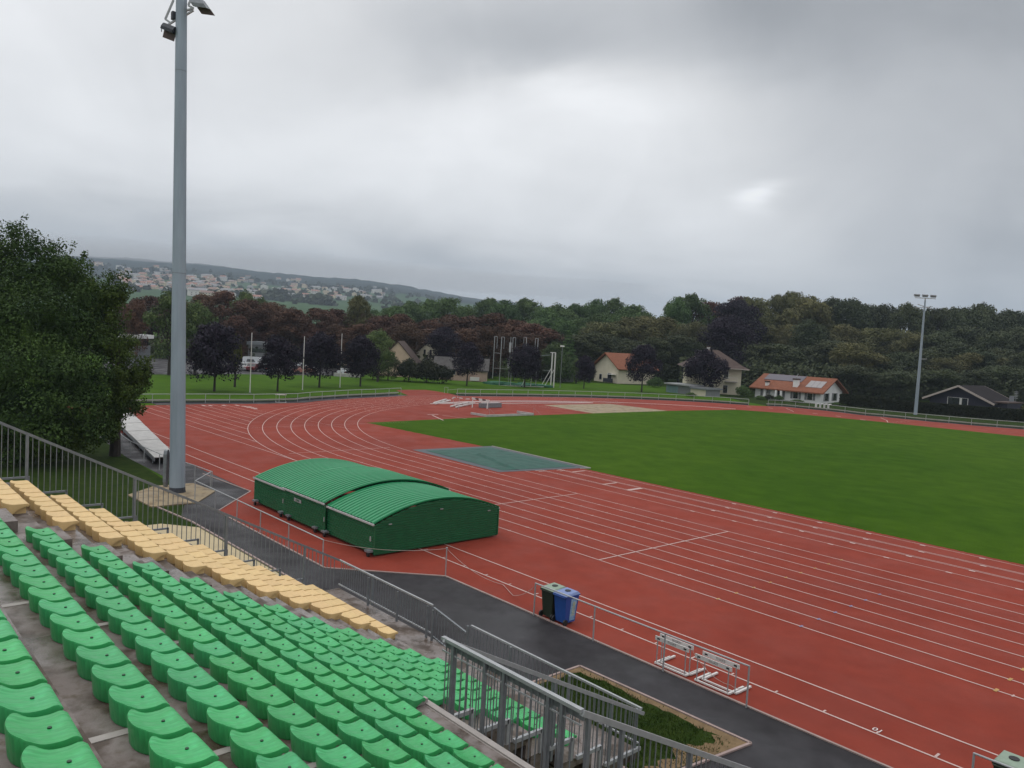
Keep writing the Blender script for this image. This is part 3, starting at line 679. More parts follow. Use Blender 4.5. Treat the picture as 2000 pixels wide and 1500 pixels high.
# ------------------------------------------------------------------ bins
def bin_(x, y, body, lid, lab, sticker=False):
    e = thing('wheelie_bin', lab, 'bin', (x,y,0))
    b = MB(); b0 = [(-.21,-.24),(.21,-.24),(.21,.22),(-.21,.22)]; b1 = [(-.275,-.30),(.275,-.30),(.275,.30),(-.275,.30)]
    b.add([(x+p[0],y+p[1],.06) for p in b0]+[(x+p[0],y+p[1],.93) for p in b1], [(3,2,1,0),(0,1,5,4),(1,2,6,5),(2,3,7,6),(3,0,4,7)])
    bb = b.build('body', body, e)
    MB().box(x-.30,x+.30,y-.33,y+.33,.93,.965).build('rim', body, e)
    l = MB(); n = 8
    l.add([(x-.30,y-.32,.967),(x+.30,y-.32,.967),(x+.30,y+.34,.967),(x-.30,y+.34,.967),(x-.25,y-.26,1.02),(x+.25,y-.26,1.02),(x+.25,y+.26,1.05),(x-.25,y+.26,1.05)],
          [(0,1,5,4),(1,2,6,5),(2,3,7,6),(3,0,4,7),(4,5,6,7)])
    lo = l.build('lid', lid, e)
    MB().tube([(x,y+.05,1.030),(x,y+.05,1.052)], .10, 18).build('slot', M_black, lo)
    MB().tube([(x-.27,y-.36,.93),(x+.27,y-.36,.93)], .018, 6).build('handle', body, e)
    for s in (-1, 1): MB().tube([(x+s*.23,y-.27,.105),(x+s*.28,y-.27,.105)], .10, 16).build('wheel', M_black, e)
    if sticker:
        c1 = mat('sticker_pale_blue', (.12,.28,.50), .5, col2=(.30,.48,.62), vscale=9); c2 = mat('sticker_yellow', (.50,.46,.14), .5)
        q = lambda v_, yy, o=.004: (x+.21+.065*((v_-.06)/.87)+o, y+yy, v_)
        s1 = MB().add([q(.12,-.05),q(.12,.19),q(.85,.22),q(.85,-.05)], [(0,1,2,3)]); so_ = s1.build('sticker', c1, e)
        s2 = MB()
        for v0 in (.62,.68):
            s2.tube([q(v0+.05*cos(a_)+.0, .09+.045*sin(a_), .008) for a_ in [i*pi/6 for i in range(13)]], .008, 4)
        for i in range(5):
            v0 = .28+.062*i; s2.tube([q(v0,.03,.008), q(v0+.035,.09,.008), q(v0,.16,.008)], .009, 4)
        s2.build('lettering', c2, so_)
    return e
M_bing = mat('dark_green_plastic', (.014,.024,.012), .5, .1, 6); M_lidg = mat('pale_green_lid', (.22,.29,.22), .5, .1, 5)
M_binb = mat('blue_plastic', (.012,.07,.30), .45, .1, 6); M_lidb = mat('light_blue_lid', (.16,.22,.42), .5, .1, 5)
bin_(-18.02,18.62,M_bing,M_lidg,'dark green wheeled bin with pale green lid standing beside the blue bin')
bin_(-17.42,18.62,M_binb,M_lidb,'blue wheeled bin with stickered side standing beside the dark green bin', True)
bin_(-4.62,18.72,M_bing,M_lidg,'wheeled bin with pale green lid at the lower right corner')
# ------------------------------------------------------------------ hurdles
M_hbar = mat('hurdle_bar', (.62,.60,.58), .6, .1, 8)
def hurdle(x, y, hz, lab, rz=0, txt=True, w=1.10, grp='hurdles tied behind the rail'):
    e = thing('athletics_hurdle', lab, 'hurdle', (x,y,0), grp, rz, world=False)
    s = w/2
    MB().bar((-s,0,.045),(s,0,.045), .045,.04).build('base_bar', M_white, e)
    for q in (-1, 1):
        MB().bar((q*(s-.02),0.02,.045),(q*(s-.02),.72,.045), .06,.045).build('foot', M_white, e)
        MB().tube([(q*(s-.06),0,.05),(q*(s-.06),0,hz)], .016, 8).build('upright', M_galvl, e)
    b = MB().box(-s-.03,s+.03,-.012,.012,hz-.05,hz+.075).build('top_bar', M_hbar, e)
    for q in (-1, 1):
        MB().box(q*(s-.09)-.045,q*(s-.09)+.045,-.016,-.0125,hz-.01,hz+.035).build('number_mark', M_black, b)
    if txt: text_mesh('TI·LUCS', .085, 'lettering', M_black, b, Matrix.Translation((.0,-.0135,hz+.012)) @ Matrix.Rotation(pi/2, 4, 'X'), .001)
    return e
hurdle(-13.04,18.40,.76,'white hurdle nearest the path, left pair tied behind the rail')
hurdle(-13.0,18.56,.80,'white hurdle at the rear of the left pair tied behind the rail')
hurdle(-11.66,18.40,.70,'white hurdle nearest the path, right pair tied behind the rail')
hurdle(-11.56,18.60,.76,'white hurdle at the rear of the right pair tied behind the rail')
hr = rope((-12.4,18.5,.75),(-11.2,18.6,.2),.18,10)+rope((-11.2,18.6,.2),(-10.47,18.22,.6),.1,8)
tag(MB().tube(hr, .007, 5).build('rope', M_rope), 'thin pale rope looped through the four hurdles behind the rail', 'rope')
q = G(548,786.5); hurdle(q.x,q.y,.95,'lone hurdle standing against the curved ring fence far left', radians(60), False, 1.2, 'scattered training gear')
# ------------------------------------------------------------------ floodlight masts
def mast_body(x, y, r0, r1, h, e, seams=(), lean=(0,0)):
    n = 12; vs = []; fs = []
    for zz_, r in ((0,r0),(h,r1)):
        vs += [(x+lean[0]*zz_+r*cos(2*pi*i/n+.1), y+lean[1]*zz_+r*sin(2*pi*i/n+.1), zz_) for i in range(n)]
    fs = [(i,(i+1)%n,n+(i+1)%n,n+i) for i in range(n)]+[tuple(range(n,2*n))]
    MB().add(vs, fs).build('pole', M_mast, e)
    for s in seams:
        r = r0+(r1-r0)*s/h+.008; MB().tube([(x+lean[0]*s,y+lean[1]*s,s-.015),(x+lean[0]*s,y+lean[1]*s,s+.015)], r, 12).build('joint_ring', M_galv, e)
m1 = thing('floodlight_mast', 'tall grey steel floodlight mast rising beside the path', 'floodlight mast', (-42.55,14.9,0))
tl = D(354.5,0,42.08); mast_body(-42.55,14.9,.40,.255,31,m1,(11.6,22.3),((tl.x+42.55)/tl.z,(tl.y-14.9)/tl.z))
MB().tube([(-42.55,14.9,-.02),(-42.55,14.9,.30)], .44, 12, r1=.40).build('base_flange', M_dark, m1)
dv = Vector((-.62,-.62,0)).normalized()
bx = Vector((-42.55,14.9,0))+Vector((-.34,-.46,0))
bxm = MB(); ca = Vector((-.42,-.38,0)); sd = Vector((.55,-.6,0)).normalized()
c0 = Vector((-42.55,14.9,0))+ca
prof = [(-.16,.55),(-.17,2.0),(-.10,2.2),(.0,2.26),(.10,2.2),(.17,2.0),(.16,.55),(.05,.25),(-.05,.25)]
vs = []
for s_ in (0,.14):
    for (u,zz_) in prof: vs.append(c0+sd*u*.9+ca.normalized()*s_*1.3+Vector((0,0,zz_)))
npf = len(prof); bxm.add(vs, [tuple(range(npf)), tuple(reversed(range(npf,2*npf)))]+[(i,(i+1)%npf,npf+(i+1)%npf,npf+i) for i in range(npf)])
bxm.build('service_box', M_galv, m1)
DM = 42.1
def lampbody(e, c, wv, dvv, w, h, d, m, label='floodlight', visor=True):
    """a floodlight: curved housing, glass and visor. wv = sideways, dvv = facing direction"""
    wv = wv.normalized(); dvv = dvv.normalized(); n_ = wv.cross(dvv).normalized(); M_ = MB()
    prof_ = [(0,-.5),(.45,-.45),(.9,-.15),(1,.2),(.8,.5),(0,.5)]
    vs = [c+wv*(s_*w/2)+n_*(q_*h)-dvv*(p_*d) for s_ in (-1,1) for p_, q_ in prof_]; k_ = len(prof_)
    M_.add(vs, [tuple(range(k_)), tuple(reversed(range(k_,2*k_)))]+[(i,(i+1)%k_,k_+(i+1)%k_,k_+i) for i in range(k_)])
    o = M_.build('floodlight', m, e)
    g_ = [c+wv*(a_*w/2*.92)+n_*(b_*h*.45)+dvv*.012 for a_, b_ in ((-1,-1),(1,-1),(1,1),(-1,1))]
    MB().add(g_, [(0,1,2,3)]).build('lens', mat('lamp_lens',(.25,.26,.28),.2), o)
    if visor:
        vv = [c+wv*(a_*w/2)+n_*(h*.5)+dvv*b_ for a_, b_ in ((-1,.0),(1,.0),(1,.38),(-1,.38))]; vv += [p_+n_*.015 for p_ in vv]
        MB().add(vv, [(0,1,2,3),(7,6,5,4),(0,4,5,1),(1,5,6,2),(2,6,7,3),(3,7,4,0)]).build('visor', mat('visor',(.13,.085,.09),.5), o)
    return o
lampbody(m1, D(394,15,DM-.4), D(405,17,DM)-D(383,14,DM), Vector((.25,.55,-.75)), .72,.5,.55, M_galv)
lampbody(m1, D(328,61,DM-.2), D(341,66,DM)-D(315,56,DM), Vector((-.35,-.1,-1)), .66,.42,.35, M_dark)
br = MB()
for a_, b_ in (((343,39),(325.5,50.5)),((322.8,37.5),(339,0)),((322.8,37.5),(333,44.5)),((345,27),(378,16)),((368,11),(378,16)),((362,30),(378,20)),((368,10),(376,-10))):
    br.bar(D(*a_,DM), D(*b_,DM), .09)
br.build('bracket', M_galvl, m1)
ub = MB().tube([D(*q,DM) for q in ((315.4,62),(315.5,52),(318,48.5),(323,48.8),(329,50.8),(336,53.5),(338,57),(338,66))], .025, 6); ub.build('lamp_yoke', M_galv, m1)
MB().cbox(D(340,31,DM),.25,.25,.4).build('junction_box', M_dark, m1)
m2 = thing('floodlight_mast', 'slender far floodlight mast behind the ring fence on the right', 'floodlight mast', (-52.65,138.2,0))
mast_body(-52.65,138.2,.29,.13,19.0,m2)
for i in (-1,0,1):
    c = Vector((-52.65,138.2,19.7))+R0*(1.35*i)
    lampbody(m2, c, R0, Vector((.5,-.6,-.5)), .85,.4,.5, M_galv, visor=False)
c = Vector((-52.65,138.2,0))
MB().bar(c+Vector((0,0,19)),c+Vector((0,0,19.4)),.15).bar(c-R0*1.7+Vector((0,0,19.35)),c+R0*1.7+Vector((0,0,19.35)),.12).bar(c-R0*1.5+Vector((0,0,17.7)),c+R0*1.3+Vector((0,0,18.0)),.12).bar(c-R0*1.2+Vector((0,0,18.3)),c+R0*1.2+Vector((0,0,17.6)),.10).build('cross_arm', M_galvl, m2)
MB().bar(c+Vector((0,0,9.3)),c+R0*1.1+Vector((0,0,9.35)),.1).build('side_arm', M_galvl, m2)
m3 = thing('street_lamp', 'thin street lamp with square white head behind the throwing cage', 'street lamp', tuple(G(1093.7,757.5)))
b0 = G(1093.7,757.5); t0 = b0+Vector((0,0,7.9)); MB().tube([b0,t0], .06, 6).build('pole', M_galv, m3); MB().cbox(t0+Vector((0,0,.1)),.55,.55,.3).build('lamp_head', M_white, m3)
for i, (px, py, h) in enumerate([(488,767,7.9),(590.7,762,7.7),(663.7,757,8.3)]):
    q = G(px,py); e = thing('white_pole', ['leftmost','middle','rightmost'][i]+' of the three tall white poles on the grass', 'pole', tuple(q), 'tall white poles')
    MB().tube([q,q+Vector((0,0,h))], .07, 7, r1=.05).build('pole', M_white, e); MB().tube([q,q+Vector((0,0,.06))], .16, 8).build('base_plate', M_galv, e)
# ------------------------------------------------------------------ throwing cage
cg = thing('throwing_cage', 'tall steel hammer cage frame with gallows arms and lowered green net', 'throwing cage', tuple(G(1020,757)))
def vpost(px, pb, pt, dep, r=.07, arm=None, m=M_galvl):
    a = D(px,pb,dep); b = D(px+(pb-pt)*.045,pt,dep); b = Vector((a.x,a.y,b.z)); mb = MB().tube([a,b], r, 6)
    if arm: c = b+R0*arm; mb.bar(b,c,.09); mb.tube([c,c-Vector((0,0,abs(arm)*4.5))], .045, 5)
    mb.build('post', m, cg); return a, b
ps = []
for px, pb, pt, arm in ((962,739,657,.5),(975,752,658,.5),(997,754,659,.5),(1024,742,659,-.5),(1046,752,661,-.5)): ps.append(vpost(px,pb,pt,150,.07,arm))
for (a,b),(c,d) in ((ps[0],ps[1]),(ps[2],ps[3])):
    MB().bar(Vector((a.x,a.y,b.z-3.1)),Vector((c.x,c.y,d.z-3.1)),.07).build('cross_bar', M_galvl, cg)
MB().bar(ps[0][1]-Vector((0,0,6)),ps[2][1]-Vector((0,0,6)),.06).build('cross_bar', M_galvl, cg)
for (p0, t0_, b0_) in ((996,669,688),(993,700,719)): MB().bar(D(p0+1,t0_,149),D(p0,b0_,149),.42,.2).build('counterweight', M_galvl, cg)
MB().tube([D(998,658,149.2),D(993,745,149.2)],.05,5).build('post', M_galvl, cg)
for px in (1078.0,1083.5):
    a = G(px-2.5,757 if px > 1080 else 753); vz = D(px,688.5,(a-EYE).dot(F)).z
    MB().tube([a,Vector((a.x,a.y,vz))], .13, 8).build('gate_post', M_white, cg)
    cb = a-R0*1.8+Vector((0,0,0)); MB().tube([Vector((a.x,a.y,3.6)),cb], .07, 6).build('brace', M_white, cg)
a = G(1075.5,757); MB().bar(D(1075,688.5,150),D(1086,688.8,150),.22,.15).build('gate_head', M_white, cg)
MB().tube([D(1055,695,151),D(1078,693,150)], .04,5).build('cable', M_galv, cg)
nt_ = MB(); rn = random.Random(5)
for i in range(46):
    p = D(955+rn.random()*115, 751+rn.random()*5, 150+rn.random()*6); p.z = rn.random()*.25
    nt_.cbox(p, 1.8+rn.random()*1.6, .7+rn.random(), .12+rn.random()*.25)
nt_.build('lowered_net', M_net, cg)
MB().bar(D(975,753,150),D(1062,755.5,148),.3,.12).build('base_rail', M_dirtyw, cg)
for px in (1018,1036): a = D(px,757-abs(px-1027)*.2,149); MB().tube([a, a+Vector((0,0,1.7))+R0*(.7 if px < 1030 else .1)], .07, 6).build('short_post', M_white, cg)
# ------------------------------------------------------------------ training gear on the apron
M_red = mat('red_band', (.35,.04,.03), .6)
e = thing('steeplechase_barrier', 'black and white striped steeplechase barrier beside the inner kerb', 'barrier', tuple(G(940,790)))
a = D(922,777.5,101); b = D(956,783,100); L = b-a
for i in range(5):
    MB().bar(a+L*(i/5), a+L*((i+1)/5-.002), .16,.16).build('beam_section', M_white if i % 2 == 0 else M_black, e)
for t_ in (.05,.9): c = a+L*t_; MB().tube([c,Vector((c.x,c.y,0))], .05, 6).tube([c,Vector((c.x+.4,c.y-.4,0))], .04, 6).build('leg', M_white, e)
for i, (pts_, lab) in enumerate([(((847,788.6),(871,781.5),(850,790.5),(879,783.5)), 'ladder-like white frame lying flat by the inner kerb'), (((880,795.5),(915,787),(890,797),(927,789)), 'ladder-like white frame lying flat beside the grey box')]):
    g_ = [G(*q) for q in pts_]; e = thing('ladder_frame', lab, 'frame', tuple(g_[0]))
    hh = Vector((0,0,.12)); MB().bar(g_[0]+hh,g_[1]+hh,.16,.14).build('side_rail', M_white, e); MB().bar(g_[2]+hh,g_[3]+hh,.16,.14).build('side_rail', M_white, e)
    for t_ in (.3,.6,.95): MB().bar(g_[0].lerp(g_[1],t_)+hh,g_[2].lerp(g_[3],t_)+hh,.14,.10).build('rung', M_dirtyw, e)
e = thing('storage_box', 'long low grey box lying on the red apron', 'box', tuple(G(956,796)))
a = G(938,796.5); b = G(976,795.5); MB().bar(a+Vector((0,0,.3)),b+Vector((0,0,.3)),.7,.55).build('body', M_galv, e); MB().bar(a+Vector((0,0,.6)),b+Vector((0,0,.6)),.8,.05).build('lid', M_galvl, e)
e = thing('barrier_tape', 'red and white barrier tape strung round the training gear on small posts', 'barrier tape', tuple(G(900,785)))
tp = [D(876,783,100),D(886,776.5,103),D(893,775.5,104),D(897,777,104),D(910,779,103),D(924,779.5,102),D(955,785.5,98),D(925,787,98),D(896,790,97),D(880,788,98)]
for a, b in zip(tp[:-1], tp[1:]):
    n = max(2, int((b-a).length/.9))
    for i in range(n): 
        if i % 2 == 0: MB().bar(a.lerp(b,i/n),a.lerp(b,(i+1)/n),.02,.12).build('tape_band', M_white, e)
for i in (1,3,5,6,8): MB().tube([tp[i],Vector((tp[i].x,tp[i].y,0))], .02, 5).build('post', M_galvl, e)
e = thing('low_barrier_frame', 'long low white three-sided board frame at the edge of the grass', 'barrier', tuple(G(975,812)))
g_ = [G(*q) for q in ((920,809.5),(951,814.5),(1042,811.2),(1010,806.5))]
for a, b in zip(g_[:-1], g_[1:]): MB().bar(a+Vector((0,0,.14)),b+Vector((0,0,.14)),.14,.24).build('board', M_dirtyw, e)
for a in (g_[1].lerp(g_[2],.05), g_[2]): MB().tube([a,a+Vector((0,0,.95))], .015, 4).tube([a+Vector((0,0,.9)),a+R0*.9+Vector((0,0,.1))], .008, 4).build('stay_post', M_galvl, e)
# platform under the big tree
e = thing('panel_platform', 'long low platform of weathered white panels beside the track fence', 'platform', (-58,17.5,0))
P0 = [Vector(q) for q in ((-51.3,16.5,.42),(-51.55,17.9,.42),(-76,22.4,.42),(-76,20.4,.42))]
for i in range(10):
    a = P0[0].lerp(P0[3], i/10); b = P0[1].lerp(P0[2], i/10); c = P0[1].lerp(P0[2], (i+.985)/10); d = P0[0].lerp(P0[3], (i+.985)/10)
    dz = Vector((0,0,.05+.02*(i%2)))
    MB().add([a,b,c,d,a+dz,b+dz,c+dz,d+dz], [(3,2,1,0),(4,5,6,7),(0,1,5,4),(1,2,6,5),(2,3,7,6),(3,0,4,7)]).build('panel', M_dirtyw, e)
MB().bar(P0[0]-Vector((0,0,.12)),P0[3]-Vector((0,0,.12)),.06,.16).bar(P0[1]-Vector((0,0,.12)),P0[2]-Vector((0,0,.12)),.06,.16).build('side_frame', M_galv, e)
for i in range(9):
    a = P0[0].lerp(P0[3], (i+.2)/9); b = P0[1].lerp(P0[2], (i+.2)/9); MB().tube([(a.x,a.y,0),(a.x,a.y,.35)],.03,5).tube([(b.x,b.y,0),(b.x,b.y,.35)],.03,5).build('leg', M_galv, e)
# ------------------------------------------------------------------ houses
def window(e, T, x, z_, w, h, y, frame=M_white, shut=None, pane=M_glass):
    """on the local -y face; T maps local to the thing's space (identity)"""
    f = MB().box(x-w/2-.06,x+w/2+.06,y-.05,y+.02,z_-.06,z_+h+.06).build('window', frame, e, wfix=False)
    k = max(1, int(w/.9+.5))
    for i in range(k):
        x0 = x-w/2+w*i/k+.03; MB().box(x0,x0+w/k-.06,y-.07,y-.048,z_,z_+h).build('pane', pane, f, wfix=False)
    if shut:
        for s in (-1,1): MB().box(x+s*(w/2+.30)-.22,x+s*(w/2+.30)+.22,y-.06,y-.005,z_-.05,z_+h+.05).build('shutter', shut, f, wfix=False)
    return f
def side_window(e, y, z_, w, h, x, frame=M_white, shut=None):
    f = MB().box(x-.02,x+.05,y-w/2-.06,y+w/2+.06,z_-.06,z_+h+.06).build('window', frame, e, wfix=False)
    MB().box(x+.048,x+.07,y-w/2,y-.03,z_,z_+h).box(x+.048,x+.07,y+.03,y+w/2,z_,z_+h).build('pane', M_glass, f, wfix=False)
    if shut:
        for s in (-1,1): MB().box(x+.005,x+.06,y+s*(w/2+.30)-.22,y+s*(w/2+.30)+.22,z_-.05,z_+h+.05).build('shutter', shut, f, wfix=False)
    return f
def gable(name, label, loc, rz, L, Wd, wh, rh, wall, roof, ov=.6, barge=None, cat='house'):
    """ridge along local x; front face is local y=0, depth to y=Wd"""
    e = thing(name, label, cat, loc, None, rz, world=False)
    w = MB().add([(0,0,-1),(L,0,-1),(L,Wd,-1),(0,Wd,-1),(0,0,wh),(L,0,wh),(L,Wd,wh),(0,Wd,wh),(0,Wd/2,wh+rh),(L,Wd/2,wh+rh)],
                 [(0,1,5,4),(2,3,7,6),(1,2,6,9,5),(3,0,4,8,7),(4,5,9,8),(6,7,8,9)])
    w.build('wall', wall, e, wfix=False)
    sl = rh/(Wd/2); r = MB(); t_ = .22
    for (ya, yb) in ((-ov, Wd/2), (Wd+ov, Wd/2)):
        za = wh-ov*sl+.05; zb = wh+rh+.05
        P = [(-ov,ya,za),(L+ov,ya,za),(L+ov,yb,zb),(-ov,yb,zb)]; Q = [(p[0],p[1],p[2]+t_) for p in P]
        r.add(P+Q, [(0,1,2,3),(7,6,5,4),(0,4,5,1),(1,5,6,2),(2,6,7,3),(3,7,4,0)])
    ro = r.build('roof', roof, e, wfix=False)
    if barge:
        for x in (-ov-.03, L+ov+.03):
            b = MB()
            for (ya, yb) in ((-ov-.02, Wd/2), (Wd+ov+.02, Wd/2)): b.bar((x,ya,wh-ov*sl+.10),(x,yb,wh+rh+.10), .06,.36)
            b.build('bargeboard', barge, ro, wfix=False)
    return e, ro
def chimney(ro, x, y, z0, z1, w=.8, m=M_whiter, cap=M_tile2):
    c = MB().box(x-w/2,x+w/2,y-w/2,y+w/2,z0,z1).build('chimney', m, ro, wfix=False); MB().box(x-w/2-.1,x+w/2+.1,y-w/2-.1,y+w/2+.1,z1,z1+.25).build('chimney_cap', cap, c, wfix=False)
# white bungalow with solar panels
B0 = D(1474,777,157); B0.z = 0.0
B1 = B0+13.2*Vector((cos(.05),sin(.05),0))
dx = B1-B0; LB = dx.length; rzb = atan2(dx.y, dx.x)
e, ro = gable('white_bungalow', 'long white bungalow with orange tiled roof and solar panels', (B0.x,B0.y,0.05), rzb, LB, 9.6, 2.1, 2.3, M_whiter, M_tile, .9)
for x in (2.2,5.2,8.4,11.2,13.6):
    if x < LB-.8: window(e, None, x, .45, 1.0, 1.3, 0, shut=M_shut)
for y in (2.6,6.2): side_window(e, y, .4, 1.3, 1.4, LB, shut=M_shut)
sl = 2.3/4.8
def on_roof(x0, x1, y0, y1, m, name, up=.36):
    P = [(x0,y0,2.1+y0*sl+up),(x1,y0,2.1+y0*sl+up),(x1,y1,2.1+y1*sl+up),(x0,y1,2.1+y1*sl+up)]
    MB().add(P+[(p[0],p[1],p[2]-.1) for p in P], [(0,1,2,3),(7,6,5,4),(0,4,5,1),(1,5,6,2),(2,6,7,3),(3,7,4,0)]).build(name, m, ro, wfix=False)
on_roof(.4, LB*.62, 2.4, 4.6, M_pv, 'solar_panel')
for i in range(3): on_roof(LB*.74+i*1.05, LB*.74+i*1.05+1.0, .8, 3.2, M_collector, 'solar_collector')
chimney(ro, LB*.60, .9, 2.3, 4.0, .9); chimney(ro, LB*.17, .4, 2.1, 3.1, .6)
MB().tube([(LB*.60,.9,4.2),(LB*.60,.9,4.6),(LB*.60+.2,.9,5.1)], .12, 6).build('flue', M_galvl, ro, wfix=False)
MB().box(LB*.17-.25,LB*.17+.25,-.5,.1,-.5,2.1).build('chimney_stack', M_whiter, e, wfix=False)
for i, x in enumerate((LB*.36,LB*.44)): MB().box(x-.18,x+.18,-.9,-.5,-.6,1.75).build('porch_pillar', M_whiter, e, wfix=False)
# villa with bell-cast hip roof
VD = 162; VL = D(1341,745,VD); VR = D(1443,765,VD); VL.z = VR.z = 0
dx = VR-VL; LV = dx.length; rv = atan2(dx.y, dx.x)-.12
e = thing('cream_villa', 'cream two-storey villa with bell-shaped brown hip roof behind a purple tree', 'house', (VL.x,VL.y,0), None, rv, world=False)
hV = 5.25; MB().box(0,LV,0,LV*.9,-1,hV).build('wall', M_cream, e, wfix=False)
r = MB(); lv = [(1.3,0,.25),(1.25,.05,.3),(.2,.7,.0),(-1.8,2.3,0),(-3.6,4.0,0)]; rings = []
for (o_, z_, _) in [(1.3,0,0),(1.2,.12,0),(.1,.65,0),(-1.2,1.55,0),(-LV*.40,3.6,0)]:
    rings.append([(-o_,-o_,hV+z_),(LV+o_,-o_,hV+z_),(LV+o_,LV*.9+o_,hV+z_),(-o_,LV*.9+o_,hV+z_)])
r.add([p for g_ in rings for p in g_], [(4*i+j, 4*i+(j+1)%4, 4*i+4+(j+1)%4, 4*i+4+j) for i in range(4) for j in range(4)]+[(16,17,18,19),(3,2,1,0)])
ro = r.build('roof', M_tile2, e, wfix=False)
MB().bar((-1.32,-1.32,hV),(LV+1.32,-1.32,hV),.08,.22).build('gutter', M_barge, ro, wfix=False)
chimney(ro, LV*.42, LV*.5, hV+2, hV+4.1, .6, M_whiter)
for x, z_ in ((LV*.72,3.2),(LV*.72,.3),(LV*.47,.3),(LV*.25,3.2)): window(e, None, x, z_, .9, 1.5, 0, shut=None)
bl = MB().box(LV*.70,LV*.92,-1.2,0,2.55,2.7).build('balcony', M_joint, e, wfix=False)
for i in range(8): x = LV*.70+LV*.22*i/7; MB().bar((x,-1.17,2.7),(x,-1.17,3.5),.03).build('balcony_bar', M_white, bl, wfix=False)
MB().bar((LV*.70,-1.17,3.5),(LV*.92,-1.17,3.5),.05).build('balcony_rail', M_white, bl, wfix=False)
# cream house with orange roof, gable to the left-front
H0 = D(1160,742,188); H0.z = 0; H1 = D(1207,747,180); H1.z = 0
dx = H1-H0; W1 = dx.length; ra = atan2(dx.y,dx.x)
e, ro = gable('cream_house', 'cream house with orange tiled roof and gable facing the pitch', (H1.x,H1.y,0), ra+pi/2, 10.5, W1, 3.6, 3.0, M_cream, M_tile, .8)
# its gable wall is the local x=0 face
for (y, z_, w_, h_) in ((W1*.35,.2,1.6,2.0),(W1*.72,.4,1.1,1.4)):
    f = MB().box(-.06,.02,y-w_/2,y+w_/2,z_,z_+h_).build('window', M_white, e, wfix=False); MB().box(-.08,-.055,y-w_/2+.1,y+w_/2-.1,z_+.08,z_+h_-.08).build('pane', M_glass, f, wfix=False)
MB().box(-.9,0,.9,3.2,1.9,2.0).build('awning', M_whiter, e, wfix=False); MB().box(-1.15,-1.05,.6,4.2,.1,1.0).build('balustrade', M_dark, e, wfix=False)
MB().box(3,3.8,.3,1.0,4.45,4.6).build('skylight', M_glass, ro, wfix=False)
# chalet
C0 = D(1843,800,150); C1 = D(1930,806,150); C0.z = C1.z = 0; dx = C1-C0; WC = dx.length; rc = atan2(dx.y,dx.x)
WC = 11.2; C1 = D(1934,806,147); C1.z = 0
e, ro = gable('dark_chalet', 'dark blue boarded chalet with pale bargeboards on the far right', (C1.x,C1.y,.0), radians(84), 8.5, WC, 2.0, 2.5, M_blueh, M_tiled, 1.0, M_barge)
f = MB().box(-.06,.02,WC*.36,WC*.70,.9,2.35).build('window', M_white, e, wfix=False)
MB().box(-.08,-.055,WC*.37,WC*.46,1.0,2.3).box(-.08,-.055,WC*.50,WC*.69,1.0,2.3).build('pane', M_glass, f, wfix=False)
MB().box(-.15,.02,WC*.32,WC*.71,.80,.90).build('sill', M_white, f, wfix=False)
MB().box(6,6.6,-1.2,-.6,1.6,3.3).build('flue_stack', M_galv, ro, wfix=False)
MB().box(.5,7.5,-2.6,-.05,2.0,2.25).build('lean_to_roof', M_tile2, e, wfix=False); MB().box(.9,7.2,-2.4,-.06,-.5,1.98).build('lean_to_wall', M_blueh, e, wfix=False)
# houses behind the meadow on the left
a = D(738,725,160); b = D(812,725,160); a.z = b.z = 0; dx = b-a
e, ro = gable('beige_house', 'tall pinkish beige gable house half hidden by the light green tree', (b.x,b.y,0), atan2(dx.y,dx.x)+pi/2, 9, dx.length, 2.7, 4.2, M_beige, M_tile2, .25)
f = MB().box(-.06,.02,4.4,4.9,3.9,4.8).build('window', M_white, e, wfix=False); MB().box(-.08,-.055,4.45,4.85,3.95,4.75).build('pane', M_glass, f, wfix=False)
a = D(803,722,185); b = D(868,722,185); a.z = b.z = 0; dx = b-a
e, ro = gable('olive_gable_house', 'house with steep grey-green gable and two dark windows beside the dark tree', (b.x,b.y,0), atan2(dx.y,dx.x)+pi/2, 9, dx.length, 3.4, 3.6, M_cream, M_tile2, .4)
for y in (3.4,4.8): f = MB().box(-.06,.02,y-.25,y+.25,3.6,5.2).build('window', M_dark, e, wfix=False); MB().box(-.08,-.055,y-.2,y+.2,3.7,5.1).build('pane', M_glass, f, wfix=False)
a = D(848,738,158); b = D(950,740,158); a.z = b.z = .35; dx = b-a
e, ro = gable('low_pink_building', 'long low pinkish building with grey sheet roof behind the meadow', (a.x,a.y,.35), atan2(dx.y,dx.x), dx.length, 5.5, 1.9, 2.0, M_pink, mat('sheet_roof', (.085,.080,.078), .8, .2, 1.5, spec=.1), .4, cat='building')
window(e, None, 3.4, .8, 1.5, .8, 0)
MB().box(7.2,9.0,-.8,-.3,-.2,.5).build('bench', M_white, e, wfix=False)
a = D(935,715,215); b = D(990,715,210); a.z = b.z = 0; dx = b-a
e, ro = gable('skylight_house', 'house with reddish roof and bright skylights seen behind the cage', (a.x,a.y,0), atan2(dx.y,dx.x), dx.length, 9, 3.3, 2.6, M_cream, M_brown, .5)
MB().add([(3.2,1.0,4.3),(4.6,1.0,4.3),(4.6,2.9,5.4),(3.2,2.9,5.4)],[(0,1,2,3)]).build('skylight', M_white, ro, wfix=False)
a = D(655,715,190); b = D(702,715,190); a.z = b.z = 0; dx = b-a
e, ro = gable('brown_roof_house', 'small house with brown tiled roof behind the white car', (a.x,a.y,0), atan2(dx.y,dx.x), dx.length, 8, 3.2, 3.4, M_beige, M_brown, .5)
window(e, None, 3, 1, 1, 1.1, 0)
e, ro = gable('grey_roof_house', 'pale roofed house glimpsed between the purple trees above the cars', tuple(Vector((D(578,712,200).x,D(578,712,200).y,0))), radians(45), 9, 8, 3.4, 2.4, M_cream, M_galv, .5)
window(e, None, 3, 1, 1, 1.1, 0)
